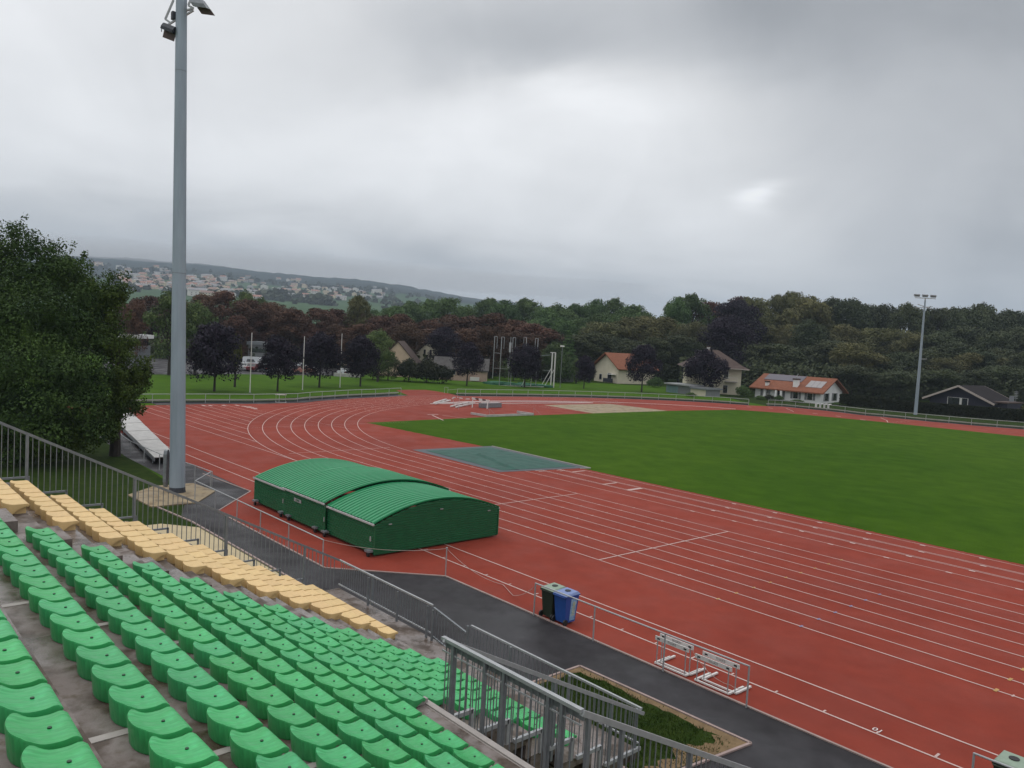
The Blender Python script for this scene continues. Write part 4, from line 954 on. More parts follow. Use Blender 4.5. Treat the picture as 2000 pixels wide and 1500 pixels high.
# white flat building at left
a = D(236,668,150); a.z = 0
e = thing('flat_roof_building', 'white flat-roofed building glimpsed left behind the big tree', 'building', (a.x,a.y,0), None, radians(48), world=False)
MB().box(0,2.9,0,6,-1,3.6).build('wall', M_galv, e, wfix=False); MB().box(-.5,3.3,-.6,6.5,5.0,5.7).build('roof', M_whiter, e, wfix=False); MB().box(.4,2.7,-.02,5.5,3.6,4.98).build('window_band', M_glass, e, wfix=False)
# grey hall roof behind the cars
a = D(484,700,178); a.z = 0
e = thing('grey_hall', 'long grey hall with ribbon windows behind the parked van', 'building', (a.x,a.y,0), None, radians(50), world=False)
MB().box(0,6,0,8,-1,4.3).build('wall', M_shut, e, wfix=False); MB().box(-.3,6.3,-.3,8.3,4.3,5.0).build('roof', M_galv, e, wfix=False); MB().box(.3,5.7,-.03,.0,2.6,3.5).build('window_band', M_glass, e, wfix=False)
# shelter roof right of cage
a = D(1057,742,172); a.z = 0
e = thing('open_shelter', 'low open shelter with flat pale roof right of the cage', 'shelter', (a.x,a.y,0), None, radians(50), world=False)
MB().box(-.3,8,0,3.5,2.25,2.5).build('roof', M_galvl, e, wfix=False); MB().box(.3,7.4,3.2,3.35,0,2.2).build('back_wall', M_shut, e, wfix=False)
for x in (0,3.6,7.4): MB().box(x,x+.1,.1,.2,-.2,2.25).build('post', M_galv, e, wfix=False)
# garage row with teal doors
a = D(1301,757,158); b = D(1380,768,150); a.z = b.z = 0; dx = b-a
e = thing('garage_row', 'low flat-roofed garage row with pale teal doors beside the villa', 'garage', (a.x,a.y,0), None, atan2(dx.y,dx.x), world=False)
LG = dx.length; MB().box(0,LG,0,4,-.6,1.6).build('wall', M_shut, e, wfix=False); MB().box(-.3,LG*.62,-.4,4.4,1.6,1.85).build('roof', M_galvl, e, wfix=False); MB().box(LG*.62,LG+.3,-.4,4.4,1.25,1.5).build('roof', M_galv, e, wfix=False)
for i in range(4): MB().box(.2+i*.75,.85+i*.75,-.05,.0,.0,1.35).build('door', M_teal, e, wfix=False)
MB().box(LG*.62,LG*.98,-.06,-.01,-.2,1.2).build('side_panel', M_cream, e, wfix=False)
# low parapet in front of the parking
a = D(653,733.5,150); b = D(706,735.5,150); e = thing('low_white_wall', 'low white wall at the meadow edge before the white cars', 'wall', (a.x,a.y,0))
a.z = b.z = .25; MB().bar(a,b,.3,.55).build('wall', M_dirtyw, e); MB().bar(a+Vector((0,0,.32)),b+Vector((0,0,.32)),.36,.08).build('coping', M_white, e)
# ------------------------------------------------------------------ cars
def car(px, py, dep, col, lab, rz, van=False, s=1.0):
    p = D(px,py,dep); p.z = 0; e = thing('parked_van' if van else 'parked_car', lab, 'van' if van else 'car', (p.x,p.y,0), 'vehicles parked beyond the meadow', rz, world=False)
    m = mat('paint_%s' % col[0], col[1], .3, .05, 2, coat=.5)
    if van: pf = [(-2.3,.3),(-2.3,2.2),(-2.1,2.35),(1.5,2.35),(1.9,1.5),(2.4,1.25),(2.5,.35)]
    else: pf = [(-2.1,.3),(-2.15,.85),(-1.7,.98),(-1.35,1.42),(.35,1.45),(1.05,.98),(1.95,.8),(2.1,.35)]
    hw = .9 if van else .85; k = len(pf); b = MB()
    b.add([(x*s,-hw*(.86 if z_ > 1.2 else 1),z_) for x,z_ in pf]+[(x*s,hw*(.86 if z_ > 1.2 else 1),z_) for x,z_ in pf], [tuple(range(k)),tuple(reversed(range(k,2*k)))]+[((i+1)%k,i,k+i,k+(i+1)%k) for i in range(k)])
    b.build('body', m, e, wfix=False)
    zt = 1.9 if van else 1.36; zb = 1.35 if van else 1.0; y_ = hw+.0
    for sd_ in (-1,1): MB().add([(-1.35*s,sd_*(hw-.02),zb),(.85*s,sd_*(hw-.02),zb),(.3*s,sd_*(hw*.87+.02),zt),(-1.2*s,sd_*(hw*.87+.02),zt)],[(0,1,2,3)]).build('side_window', M_glass, e, wfix=False)
    xr = (1.55,1.86,zt,zb+.15) if van else (.42,1.02,1.40,1.0)
    MB().add([(xr[0]*s+.02,-.7,xr[2]+.02),(xr[0]*s+.02,.7,xr[2]+.02),(xr[1]*s+.02,.75,xr[3]+.02),(xr[1]*s+.02,-.75,xr[3]+.02)],[(0,1,2,3)]).build('windscreen', M_glass, e, wfix=False)
    if not van: MB().add([(-1.40*s,-.7,1.38),(-1.40*s,.7,1.38),(-1.72*s,.75,1.0),(-1.72*s,-.75,1.0)],[(3,2,1,0)]).build('rear_window', M_glass, e, wfix=False)
    for x in (-1.35,1.35):
        for sd_ in (-1,1): MB().tube([(x*s,sd_*(hw-.15),.32),(x*s,sd_*(hw+.02),.32)], .32, 14).build('wheel', M_black, e, wfix=False)
    for sd_ in (-1,1):
        MB().box(2.02*s,2.12*s,sd_*.6-.15,sd_*.6+.15,.6,.75).build('headlight', M_white, e, wfix=False); MB().box(-2.18*s,-2.10*s,sd_*.65-.1,sd_*.65+.1,.65,.85).build('tail_light', M_red, e, wfix=False)
    return e
cr_ = radians(135)
car(497,728,152,('dark_red',(.10,.008,.012)),'dark red car parked behind the leftmost white pole',cr_)
car(521,729,152,('grey_blue',(.07,.075,.09)),'grey car parked right of the dark red car',cr_)
car(480,727,153,('off_white',(.45,.46,.46)),'white car parked left of the dark red car',cr_)
car(497,716,160,('white',(.6,.62,.65)),'white van parked in the second row behind the red car',radians(30),True)
car(517,719,160,('dark_grey',(.03,.03,.04)),'dark grey car in the second row right of the white van',radians(30))
car(597,728,152,('salmon',(.34,.15,.12)),'salmon pink car parked behind the middle white pole',radians(60))
car(585,727,154,('black',(.012,.012,.015)),'black car parked left of the salmon pink car',cr_)
car(598,716,162,('white',(.6,.62,.65)),'white car in the second row above the salmon pink car',radians(40))
car(587,711,166,('silver',(.3,.31,.33)),'silver car in the second row partly behind a purple tree',radians(40))
car(680,729,153,('white',(.6,.62,.65)),'white car parked behind the low white wall',radians(60))
car(693,730,153,('black',(.012,.012,.015)),'black car parked right of the white car by the low wall',radians(80))
# ------------------------------------------------------------------ trees
def leaves(mb, rnd, c, r, n, ls, squash=(1,1,1), lo=-1e9, sky=.0):
    for _ in range(n):
        while True:
            d = Vector((rnd.uniform(-1,1),rnd.uniform(-1,1),rnd.uniform(-1,1)))
            if .05 < d.length < 1: break
        d.normalize(); rr_ = rnd.uniform(.62,1.05)
        p = Vector((c[0]+d.x*r*rr_*squash[0], c[1]+d.y*r*rr_*squash[1], c[2]+d.z*r*rr_*squash[2]))
        if p.z < lo: continue
        nrm = (d+Vector((rnd.uniform(-.8,.8),rnd.uniform(-.8,.8),rnd.uniform(-.5,.9)))).normalized()
        t = nrm.orthogonal().normalized(); t = Matrix.Rotation(rnd.uniform(0,6.28),3,nrm) @ t; b = nrm.cross(t)
        s_ = ls*rnd.uniform(.6,1.3); t *= s_; b *= s_*rnd.uniform(.6,1)
        o = len(mb.v); mb.v += [tuple(p-t), tuple(p+b*.8), tuple(p+t), tuple(p-b*.8)]; mb.f.append((o,o+1,o+2,o+3))
ASP = {'round':1.95,'dome':3.0,'column':3.0,'spruce':3.4,'bush':1.3}
def crown_mesh(name, m, seed, style, n, ls, nl=34):
    """crown of radius 1 and height ASP[style]; scaled per tree"""
    rnd = random.Random(seed); mb = MB(); H = ASP[style]
    if style == 'spruce':
        for i in range(18):
            t = i/17; rad = (1-t)**.8+.05; zc = H*(.03+.95*t)
            for j in range(max(3,int(9*(1-t)+3))):
                a = rnd.uniform(0,6.28); leaves(mb, rnd, (rad*.6*cos(a),rad*.6*sin(a),zc), rad*.42+.04, int(n/150), ls, (1,1,.34), 0)
        return mb.mesh(name, m)
    L_ = []; top = {'round':H-1.05,'dome':H-1.15,'column':H-1.3,'bush':.35}[style]
    for i in range(nl):
        rl = rnd.uniform(.24,.46); a = i*2.399+rnd.uniform(-.5,.5)
        if i < nl*.5:          # the domed top
            el = rnd.uniform(.05,1)**.8*pi/2; q = 1-rl*.8; wob = rnd.uniform(.82,1.08)
            c = (q*wob*cos(el)*cos(a), q*wob*cos(el)*sin(a), top+(H-top-rl)*sin(el)*rnd.uniform(.85,1.06))
        else:                  # the flanks
            t = rnd.random(); zc = rl+ (top-rl*.2)*t if style != 'round' else .3+(top-.2)*t
            env = {'round':.78+.22*min(1,t*1.8),'dome':.82+.18*t,'column':.8+.2*t,'bush':1}[style]
            q = (env-rl*.75)*rnd.uniform(.75,1.05); c = (q*cos(a), q*sin(a), zc)
        L_.append(c+(rl,))
    L_.append((0,0,H*.55,.62)); L_.append((0,0,H*.3,.55))
    tot = sum(l[3]**2*(1.5 if l[2] > H*.4 else .7) for l in L_)
    for (x,y,zc,rl) in L_:
        k = int(n*rl*rl*(1.5 if zc > H*.4 else .7)/tot)
        leaves(mb, rnd, (x,y,zc), rl, k*2//3, ls, (1,1,.82), 0)
        for q in range(3):
            d = Vector((rnd.gauss(0,1),rnd.gauss(0,1),rnd.gauss(.3,.8))).normalized()*rl*.75
            leaves(mb, rnd, (x+d.x,y+d.y,zc+d.z), rl*.42, k//9, ls, (1,1,.8), 0)
    return mb.mesh(name, m)
def trunk_mesh(name, n_l=5, seed=1):
    rnd = random.Random(seed); m = MB(); m.tube([(0,0,-.05),(.01,0,.12),(.0,.02,.3),(.02,0,.75)], .05, 7, r1=.018)
    for i in range(n_l):
        a = rnd.uniform(0,6.28); z0 = rnd.uniform(.22,.55); m.tube([(0,0,z0),(.12*cos(a),.12*sin(a),z0+.12),(.24*cos(a),.24*sin(a),z0+.28)], .02, 5, r1=.006)
    return m.mesh(name, M_bark)
tkm = [trunk_mesh('trunk',6,i) for i in range(3)]
CR = {}
STY = {}
def crowns(key, m, style, k, n, ls):
    STY[key] = style
    CR[key] = [crown_mesh('crown', m, hash_(key)+i*17, style, n, ls) for i in range(k)]
def hash_(s): return sum(ord(c)*(i+1) for i, c in enumerate(s))
crowns('purple', L_purple, 'round', 3, 10500, .041)
crowns('brown', L_brown, 'dome', 4, 10500, .041)
crowns('green', L_green, 'dome', 5, 10500, .041)
crowns('dark', L_dark, 'dome', 4, 10500, .041)
crowns('olive', L_olive, 'dome', 4, 10500, .041)
crowns('light', L_light, 'column', 2, 7000, .045)
crowns('yellow', L_yel, 'bush', 1, 3000, .07)
crowns('beech', L_purple, 'dome', 2, 14000, .034)
crowns('spruce', L_green, 'spruce', 1, 9000, .06)
crowns('bush', L_hedge, 'bush', 2, 3500, .06)
crowns('gbush', L_green, 'bush', 2, 3500, .06)
ti = [0]
def tree(key, px, ptop, dep, wpx, label, name='broadleaf_tree', zbase=0, frac=.0, tr_s=1, group=None, cat='tree', pbase=None):
    """frac = bare trunk share of the height"""
    if pbase is not None: g0 = G(px, pbase); dep = (g0-EYE).dot(F)
    p = D(px,ptop,dep); ztop = p.z; h = ztop-zbase; rad = wpx/2*dep/FPX
    ti[0] += 1; rnd = random.Random(ti[0]*7+1)
    e = thing(name, label, cat, (p.x,p.y,zbase), group, 0, world=False)
    c = bpy.data.objects.new('crown', CR[key][ti[0] % len(CR[key])]); COL.objects.link(c); c.parent = e
    c.location = (0,0,h*frac); c.scale = (rad*rnd.uniform(.95,1.06),rad*rnd.uniform(.95,1.06),h*(1-frac)/ASP[STY[key]]); c.rotation_euler = (0,0,rnd.uniform(0,6.28))
    t = bpy.data.objects.new('trunk', tkm[ti[0] % 3]); COL.objects.link(t); t.parent = e; t.scale = (h*.5*tr_s,h*.5*tr_s,h)
    return e
pur = [(423,765,630,98),(546,765,655,70),(628,757,648,74),(708,755,655,66),(916,754,668,52),(1029,757,672,62),(1144,759,695,36),(1259,766,672,62),(1381,771,682,76)]
pn = ['large purple-leaved maple nearest the tall mast','purple-leaved maple between the first and second white poles','purple-leaved maple between the middle and right white poles','purple-leaved maple right of the third white pole','purple-leaved maple in front of the low pink building','purple-leaved maple in front of the throwing cage','small young purple-leaved maple left of the orange-roofed house','purple-leaved maple at the right end of the orange-roofed house','purple-leaved maple in front of the cream villa']
for (px,pb,pt,w),lab in zip(pur,pn):
    tree('purple', px, pt-3, 0, w*1.2, lab, 'purple_maple', frac=.14, tr_s=.8, group='purple maples along the meadow', pbase=pb)
R_ = random.Random(21)
def row(key, lst, dep, w, what, name, zb=0, group=None, djit=12):
    lst = sorted(lst)
    for i, (px, pt) in enumerate(lst):
        tree(key, px+R_.uniform(-6,6), pt+R_.uniform(-4,5), dep+R_.uniform(-djit,djit), w*R_.uniform(1.1,1.6), '%s, %s from the left' % (what, ordn(i+1)), name, zb, group=group, frac=.04)
# brown chestnut avenue
row('brown', [(255,590),(300,572),(350,585),(395,575),(440,570),(485,580),(530,590),(575,596),(620,600),(662,604),(705,610),(748,612),(790,612),(835,618),(880,612),(925,618),(968,610),(1010,620),(1048,632)], 200, 74, 'brown autumn chestnut of the rear avenue row', 'chestnut_tree', group='brown chestnut avenue')
row('brown', [(465,612),(512,620),(560,622),(605,628),(655,630),(700,634),(750,636),(800,630),(850,640),(905,640),(960,632),(1005,640),(1040,648)], 182, 66, 'brown autumn chestnut of the front avenue row', 'chestnut_tree', group='brown chestnut avenue')
# green wood behind it
WF = 1.3
row('green', [(735,606),(770,590),(805,582),(842,577),(880,580),(920,592),(955,580),(990,585),(1030,584),(1065,592),(1100,590),(1130,588),(1165,582),(1200,578),(1235,590),(1268,606)], 285, 62, 'green tree on the skyline behind the chestnut avenue', 'woodland_tree', group='green wood on the skyline')
row('green', [(1070,615),(1105,612),(1140,615),(1175,610),(1210,606),(1245,612),(1320,575),(1352,570)], 255, 62, 'green tree of the second wood row behind the meadow', 'woodland_tree', group='green wood on the skyline')
row('olive', [(1185,622),(1225,612),(1262,610),(1300,612),(1335,620),(1365,625)], 225, 66, 'olive drooping willow behind the orange-roofed house', 'willow_tree', group='olive willows')
row('dark', [(1080,650),(1120,652),(1160,648),(1200,655),(1240,658),(1285,655),(1325,650),(1350,665)], 205, 62, 'dark green tree at the wood edge behind the houses', 'woodland_tree', group='dark trees at the wood edge')
tree('spruce', 1112, 640, 190, 50, 'pale green spruce with drooping tiers right of the cage', 'spruce_tree', frac=.05)
tree('beech', 1425, 612, 190, 118, 'huge blackish copper beech behind the villa', 'copper_beech', frac=.02)
tree('beech', 1440, 580, 240, 110, 'dark copper beech crown on the skyline above the villa', 'copper_beech', frac=.05)
row('brown', [(1392,580),(1440,573)], 275, 60, 'brownish tree on the skyline above the villa', 'woodland_tree', group='brownish skyline trees')
row('olive', [(1480,570),(1520,567),(1552,566),(1585,570),(1560,592),(1510,600),(1475,608),(1600,608)], 262, 66, 'olive brown tree on the skyline above the bungalow', 'woodland_tree', group='skyline trees above the bungalow')
row('dark', [(1620,576),(1660,578),(1700,584),(1740,588),(1780,592),(1820,594),(1855,592),(1890,594),(1925,592),(1965,602),(2000,596),(2040,600)], 265, 66, 'dark tree on the right skyline of the wood', 'woodland_tree', group='dark trees of the right skyline')
row('olive', [(1500,628),(1545,622),(1650,632),(1695,640),(1740,632),(1610,640),(1790,644)], 232, 66, 'olive tree of the upper wood slope on the right', 'woodland_tree', group='olive trees of the right wood')
row('dark', [(1580,620),(1840,640),(1890,632),(1940,640),(1985,632),(2035,640)], 232, 70, 'dark tree of the upper wood slope on the right', 'woodland_tree', group='dark trees of the right wood')
row('dark', [(1480,668),(1530,664),(1575,672),(1625,664),(1720,684),(1765,680),(1815,676),(1862,664),(1905,676),(1950,672),(2000,680),(2045,672)], 206, 74, 'dark tree of the lower wood slope on the right', 'woodland_tree', group='dark trees of the right wood')
row('olive', [(1665,664),(1685,672)], 200, 66, 'olive tree leaning forward from the lower wood slope', 'woodland_tree', group='olive trees of the right wood')
row('olive', [(1850,694),(1900,690),(1975,690)], 196, 62, 'grey olive tree behind the dark chalet', 'woodland_tree', group='olive trees behind the chalet')
row('dark', [(1500,712),(1560,716),(1620,712),(1668,710),(1715,724),(1760,722),(1805,720),(1850,722),(1905,716),(1960,714),(2010,710)], 188, 70, 'low dark tree at the foot of the right wood', 'woodland_tree', group='dark trees of the right wood')
# left middle
tree('light', 335, 566, 128, 96, 'grey green birch left of the mast with drooping branches', 'birch_tree', frac=.1)
tree('light', 385, 588, 132, 80, 'grey green birch right of the mast with drooping branches', 'birch_tree', frac=.12)
tree('brown', 268, 582, 150, 60, 'brown tree peeping out between the big tree and the birches', 'chestnut_tree', frac=.05)
tree('light', 742, 643, 140, 66, 'light green maple among the purple trees beside the beige house', 'maple_tree', frac=.05)
tree('yellow', 462, 652, 112, 26, 'yellowish bush crown behind the largest purple maple', 'bush', frac=.3, cat='bush')
tree('beech', 868, 636, 165, 80, 'dark purple round tree behind the low pink building', 'copper_beech', frac=.03)
tree('olive', 700, 573, 205, 62, 'tall olive brown poplar group above the chestnut avenue', 'poplar_tree', frac=.05)
tree('light', 480, 567, 210, 60, 'pale green tree top above the brown avenue left', 'woodland_tree', frac=.05); tree('light', 510, 580, 212, 46, 'smaller pale green tree top above the brown avenue', 'woodland_tree', frac=.05)
for i, (px, pt, w, key) in enumerate([(760,690,46,'dark'),(800,698,60,'bush'),(835,700,64,'bush'),(865,712,44,'bush'),(730,700,60,'dark')]):
    tree(key, px, pt, 146, w, 'dark hedge bush in front of the beige house, %s from the left' % ordn([3,2,4,5,1][i] if i < 5 else 1), 'hedge_bush', group='dark hedge before the beige house', cat='bush', frac=.0)
for i, (px, pt, w, key) in enumerate([(1005,698,56,'light'),(1045,690,40,'bush'),(1100,690,46,'gbush'),(1128,700,34,'light'),(1085,668,60,'light'),(1280,735,34,'gbush'),(1060,712,44,'bush'),(960,712,40,'bush')]):
    tree(key, px, pt, 168+i, w, 'shrub at the meadow edge around the throwing cage, %s from the left' % ordn([2,3,6,7,5,8,4,1][i]), 'shrub', group='shrubs along the far meadow edge', cat='shrub')
for i, (px, pt, w, key, dep) in enumerate([(1452,752,30,'gbush',156),(1485,772,22,'gbush',150),(1503,770,24,'bush',150),(1522,772,20,'gbush',149),(1558,780,26,'gbush',147),(1640,785,34,'gbush',146),(1665,786,40,'bush',150),(1700,790,46,'bush',150),(1735,796,40,'bush',150),(1480,740,40,'dark',170),(1350,766,24,'gbush',147),(1984,790,60,'yellow',150)]):
    tree(key, px, pt, dep, w, 'garden shrub near the right-hand houses, %s of the twelve' % ordn(i+1), 'garden_shrub', group='garden shrubs by the houses', cat='shrub')
# clipped hedge in front of the chalet
def leafy_hedge(name, label, p, q, h, wd, n, m):
    rnd = random.Random(n); e = thing(name, label, 'hedge', (p.x,p.y,0), None, 0, world=False); mb = MB(); d = q-p
    for _ in range(n):
        t = rnd.random(); s_ = rnd.choice((-1,1,0,0)); zz_ = rnd.random()*h
        if s_ == 0: zz_ = h*rnd.uniform(.94,1.04); off = rnd.uniform(-1,1)*wd/2
        else: off = s_*wd/2*rnd.uniform(.9,1.1)
        nrm = Vector((-d.y,d.x,0)).normalized(); c = d*t+nrm*off+Vector((0,0,zz_))
        a_ = Vector((rnd.uniform(-1,1),rnd.uniform(-1,1),rnd.uniform(-1,1))).normalized()*.22; b_ = a_.orthogonal().normalized()*.18
        o = len(mb.v); mb.v += [tuple(c-a_),tuple(c+b_),tuple(c+a_),tuple(c-b_)]; mb.f.append((o,o+1,o+2,o+3))
    mb.build('foliage', m, e, wfix=False)
    nrm = Vector((-d.y,d.x,0)).normalized()*(wd/2-.12); mbx = MB().add([tuple(-nrm),tuple(d-nrm),tuple(d+nrm),tuple(nrm)]+[tuple(v_+Vector((0,0,h-.1))) for v_ in (-nrm,d-nrm,d+nrm,nrm)],[(0,1,5,4),(1,2,6,5),(2,3,7,6),(3,0,4,7),(4,5,6,7)])
    mbx.build('inner_twigs', M_bark, e, wfix=False)
a = D(1728,806,140); b = D(2060,838,128); a.z = b.z = 0
leafy_hedge('clipped_hedge', 'long clipped hedge between the ring fence and the chalet', a, b, 1.75, 1.2, 16000, L_hedge)
a = D(1640,790,146); b = D(1745,800,142); a.z = b.z = 0
leafy_hedge('loose_hedge', 'loose grey green hedge right of the bungalow', a, b, 1.9, 1.6, 5000, L_hedge)
# garden table set by the bungalow and small white items
a = G(1605,797); e = thing('garden_furniture', 'pile of white garden furniture beside the bungalow corner', 'garden furniture', tuple(a))
for i in range(4):
    c = a+R0*(.7*i-1.1); MB().bar(c+Vector((0,0,.6)),c+R0*.55+Vector((0,0,.75)),.5,.08).build('tabletop', M_white, e); MB().bar(c+Vector((.1,0,0)),c+Vector((.1,0,.6)),.25,.3).build('leg', M_white, e)
a = D(1938,812,138); a.z = 1.55; e = thing('garden_table', 'pale flat table top showing above the hedge by the chalet', 'table', (a.x,a.y,0)); MB().bar(a,a+R0*2.0,1.2,.08).build('tabletop', M_dirtyw, e); MB().bar((a.x+.4,a.y,0),(a.x+.4,a.y,1.5),.12).build('leg', M_galv, e)
a = D(1982,800,150); a.z = 0; e = thing('antenna', 'small grid antenna mast behind the chalet', 'antenna', (a.x,a.y,0)); MB().tube([a,a+Vector((0,0,4.3))],.05,5).build('pole', M_galv, e)
for i in range(5): MB().bar(a-R0*.35+Vector((0,0,2.9+.3*i)),a+R0*.35+Vector((0,0,2.9+.3*i)),.08).build('antenna_rod', M_galvl, e)
# ---- the big near tree on the left
def big_tree(name, label, base, lobes, n, ls, m, th):
    e = thing(name, label, 'tree', base, None, 0, world=False); rnd = random.Random(n); mb = MB(); tot = sum(l[3]**2 for l in lobes)
    for (x,y,z_,r) in lobes:
        k = int(n*r*r/tot); sub_ = 22
        for j in range(sub_):
            d = Vector((rnd.gauss(0,1),rnd.gauss(0,1),rnd.gauss(0,1))).normalized()*r*rnd.uniform(.35,.85)
            leaves(mb, rnd, (x+d.x,y+d.y,z_+d.z), r*rnd.uniform(.30,.48), k//sub_, ls, (1,1,.85), .15)
        for j in range(6):     # upright shoots breaking the outline
            a_ = rnd.uniform(0,6.28); q0 = Vector((x+cos(a_)*r*.6,y+sin(a_)*r*.6,z_+r*.75))
            for s_ in range(3): leaves(mb, rnd, tuple(q0+Vector((.1*s_*cos(a_),.1*s_*sin(a_),.26*s_))), .24, 14, ls)
    mb.build('crown', m, e, wfix=False)
    t = MB().tube([(0,0,-.1),(.1,0,1.5),(0,.1,3.5),(.2,0,th)], .38, 9, r1=.12)
    for (x,y,z_,r) in lobes[::2]: t.tube([(0,0,1.6),(x*.4,y*.4,1.6+(z_-1.6)*.5),(x*.9,y*.9,z_)], .12, 6, r1=.03)
    t.build('trunk', M_bark, e, wfix=False)
def lob(base, lst): return [tuple((D(px,py,dep)-Vector(base))[:3])+(r,) for px,py,dep,r in lst]
bt = D(15,888,52); bt.z = 0; base = (bt.x,bt.y,0)
big_tree('broadleaf_tree', 'huge dark green tree filling the left edge beside the terrace', base,
  lob(base, [(0,480,53,2.2),(60,520,52,2.4),(-60,520,52,3.0),(110,560,52,2.4),(20,600,50,3.2),(-80,640,51,3.4),(90,650,50,3.0),(150,640,52,2.2),(180,590,53,1.7),(-20,720,49,3.4),(80,740,48,3.2),(150,730,49,2.4),(60,810,47,2.8),(-60,800,48,3.0),(140,800,48,2.4),(110,520,54,1.5),(20,850,47,2.2)]),
  135000, .080, L_near, 11)
bt = D(225,865,52); bt.z = 0; base = (bt.x,bt.y,0)
big_tree('broadleaf_tree', 'lighter yellow-tinged tree at the right of the huge dark one', base,
  lob(base, [(205,600,53,1.4),(225,570,53,1.1),(215,660,52,1.6),(230,720,52,1.7),(255,745,52,1.3),(275,735,52,.9),(200,770,51,1.7),(245,790,51,1.1),(190,820,50,1.4),(225,815,51,.9),(150,850,49,1.7),(100,860,48,1.8),(205,845,50,.9),(150,560,54,1.3)]),
  44000, .075, L_near2, 7)
# grass blades of the plot by the path and along the bank below the terrace
tf = MB(); rt = random.Random(31)
for _ in range(15000):
    x = rt.uniform(-14.6,-9.5); y = rt.uniform(12.2,16.4)
    e_ = min(16.4-y, x+14.68, -9.45-x); nz_ = noise.noise(Vector((x*1.3,y*1.3,2)))
    if e_ < .20+.22*nz_ and rt.random() < .93: continue
    if x > -10.4 and rt.random() < .6 and nz_ < .1: continue
    h_ = rt.uniform(.03,.085); a_ = rt.uniform(0,6.28); w_ = .012; t_ = Vector((cos(a_)*w_,sin(a_)*w_,0)); l_ = Vector((rt.uniform(-.04,.04),rt.uniform(-.04,.04),h_)); p = Vector((x,y,0))
    o = len(tf.v); tf.v += [tuple(p-t_),tuple(p+t_),tuple(p+l_)]; tf.f.append((o,o+1,o+2))
tag(tf.build('grass_blades', mat('grass_blades', (.022,.048,.008), .8, col2=(.055,.085,.016), vscale=2.0, spec=.1)), kind='stuff')
# ------------------------------------------------------------------ far hillside
def yh(px): return 658.5+.0552*(px-1000)
RID = [(-600,470),(0,492),(175,500),(340,510),(420,518),(520,532),(600,540),(700,546),(760,553),(860,573),(930,583),(1000,592),(1100,603),(1300,625),(1700,662),(2400,700)]
def interp(T, x):
    if x <= T[0][0]: return T[0][1]
    for (a, b), (c, d) in zip(T[:-1], T[1:]):
        if x <= c: return b+(d-b)*(x-a)/(c-a)
    return T[-1][1]
PR = [(500,-.09),(700,.10),(1200,.40),(1700,.60),(2400,.84),(3500,1.0),(4200,.8)]
def hill_pt(px, dep):
    base = yh(px); off = (base-interp(RID, px))*interp(PR, dep)
    p = D(px, base-off, dep)
    if 800 < dep: p.z += 9*noise.noise(Vector((p.x*.004,p.y*.004,0)))*(dep/3500)
    if dep > 2300: p.z += 5*noise.noise(Vector((p.x*.008,p.y*.008,5)))+6*noise.noise(Vector((p.x*.06,p.y*.06,5)))
    return p
hm = MB(); cols = [(-600+3000*i/220) for i in range(221)]; deps = [500,600,700,850,1000,1150,1300,1500,1700,1900,2100,2300]+[2300+1900*i/44 for i in range(1,45)]
vs = [tuple(hill_pt(c_, d)) for d in deps for c_ in cols]; nc = len(cols)
hm.add(vs, [(j*nc+i, j*nc+i+1, (j+1)*nc+i+1, (j+1)*nc+i) for j in range(len(deps)-1) for i in range(nc-1)])
M_hill = mat('hillside', (.050,.095,.035), .95, col2=(.030,.062,.026), vscale=.006, detail=5, spec=.05)
nt = M_hill.node_tree; n_, l_ = nt.nodes, nt.links; b_ = n_['Principled BSDF']; src = b_.inputs['Base Color'].links[0].from_socket
tcn = n_.new('ShaderNodeTexCoord'); vl = n_.new('ShaderNodeVectorMath'); vl.operation = 'LENGTH'; l_.new(tcn.outputs['Object'], vl.inputs[0])
ns = n_.new('ShaderNodeTexNoise'); ns.inputs['Scale'].default_value = .004; ns.inputs['Detail'].default_value = 8; l_.new(tcn.outputs['Object'], ns.inputs[0])
ad = n_.new('ShaderNodeMath'); ad.operation = 'MULTIPLY_ADD'; l_.new(ns.outputs['Fac'], ad.inputs[0]); ad.inputs[1].default_value = 900; l_.new(vl.outputs['Value'], ad.inputs[2])
mr = n_.new('ShaderNodeMapRange'); mr.inputs[1].default_value = 2650; mr.inputs[2].default_value = 2800; l_.new(ad.outputs[0], mr.inputs[0])
mix = n_.new('ShaderNodeMix'); mix.data_type = 'RGBA'; l_.new(mr.outputs[0], mix.inputs['Factor']); l_.new(src, mix.inputs['A'])
nf = n_.new('ShaderNodeTexNoise'); nf.inputs['Scale'].default_value = .05; nf.inputs['Detail'].default_value = 6; l_.new(tcn.outputs['Object'], nf.inputs[0])
cr2 = n_.new('ShaderNodeValToRGB'); cr2.color_ramp.elements[0].color = (.008,.014,.014,1); cr2.color_ramp.elements[1].color = (.020,.032,.026,1); cr2.color_ramp.elements[0].position = .38; cr2.color_ramp.elements[1].position = .62
l_.new(nf.outputs['Fac'], cr2.inputs[0]); l_.new(cr2.outputs[0], mix.inputs['B']); l_.new(mix.outputs['Result'], b_.inputs['Base Color'])
struct('hillside', hm, M_hill, smooth=True)
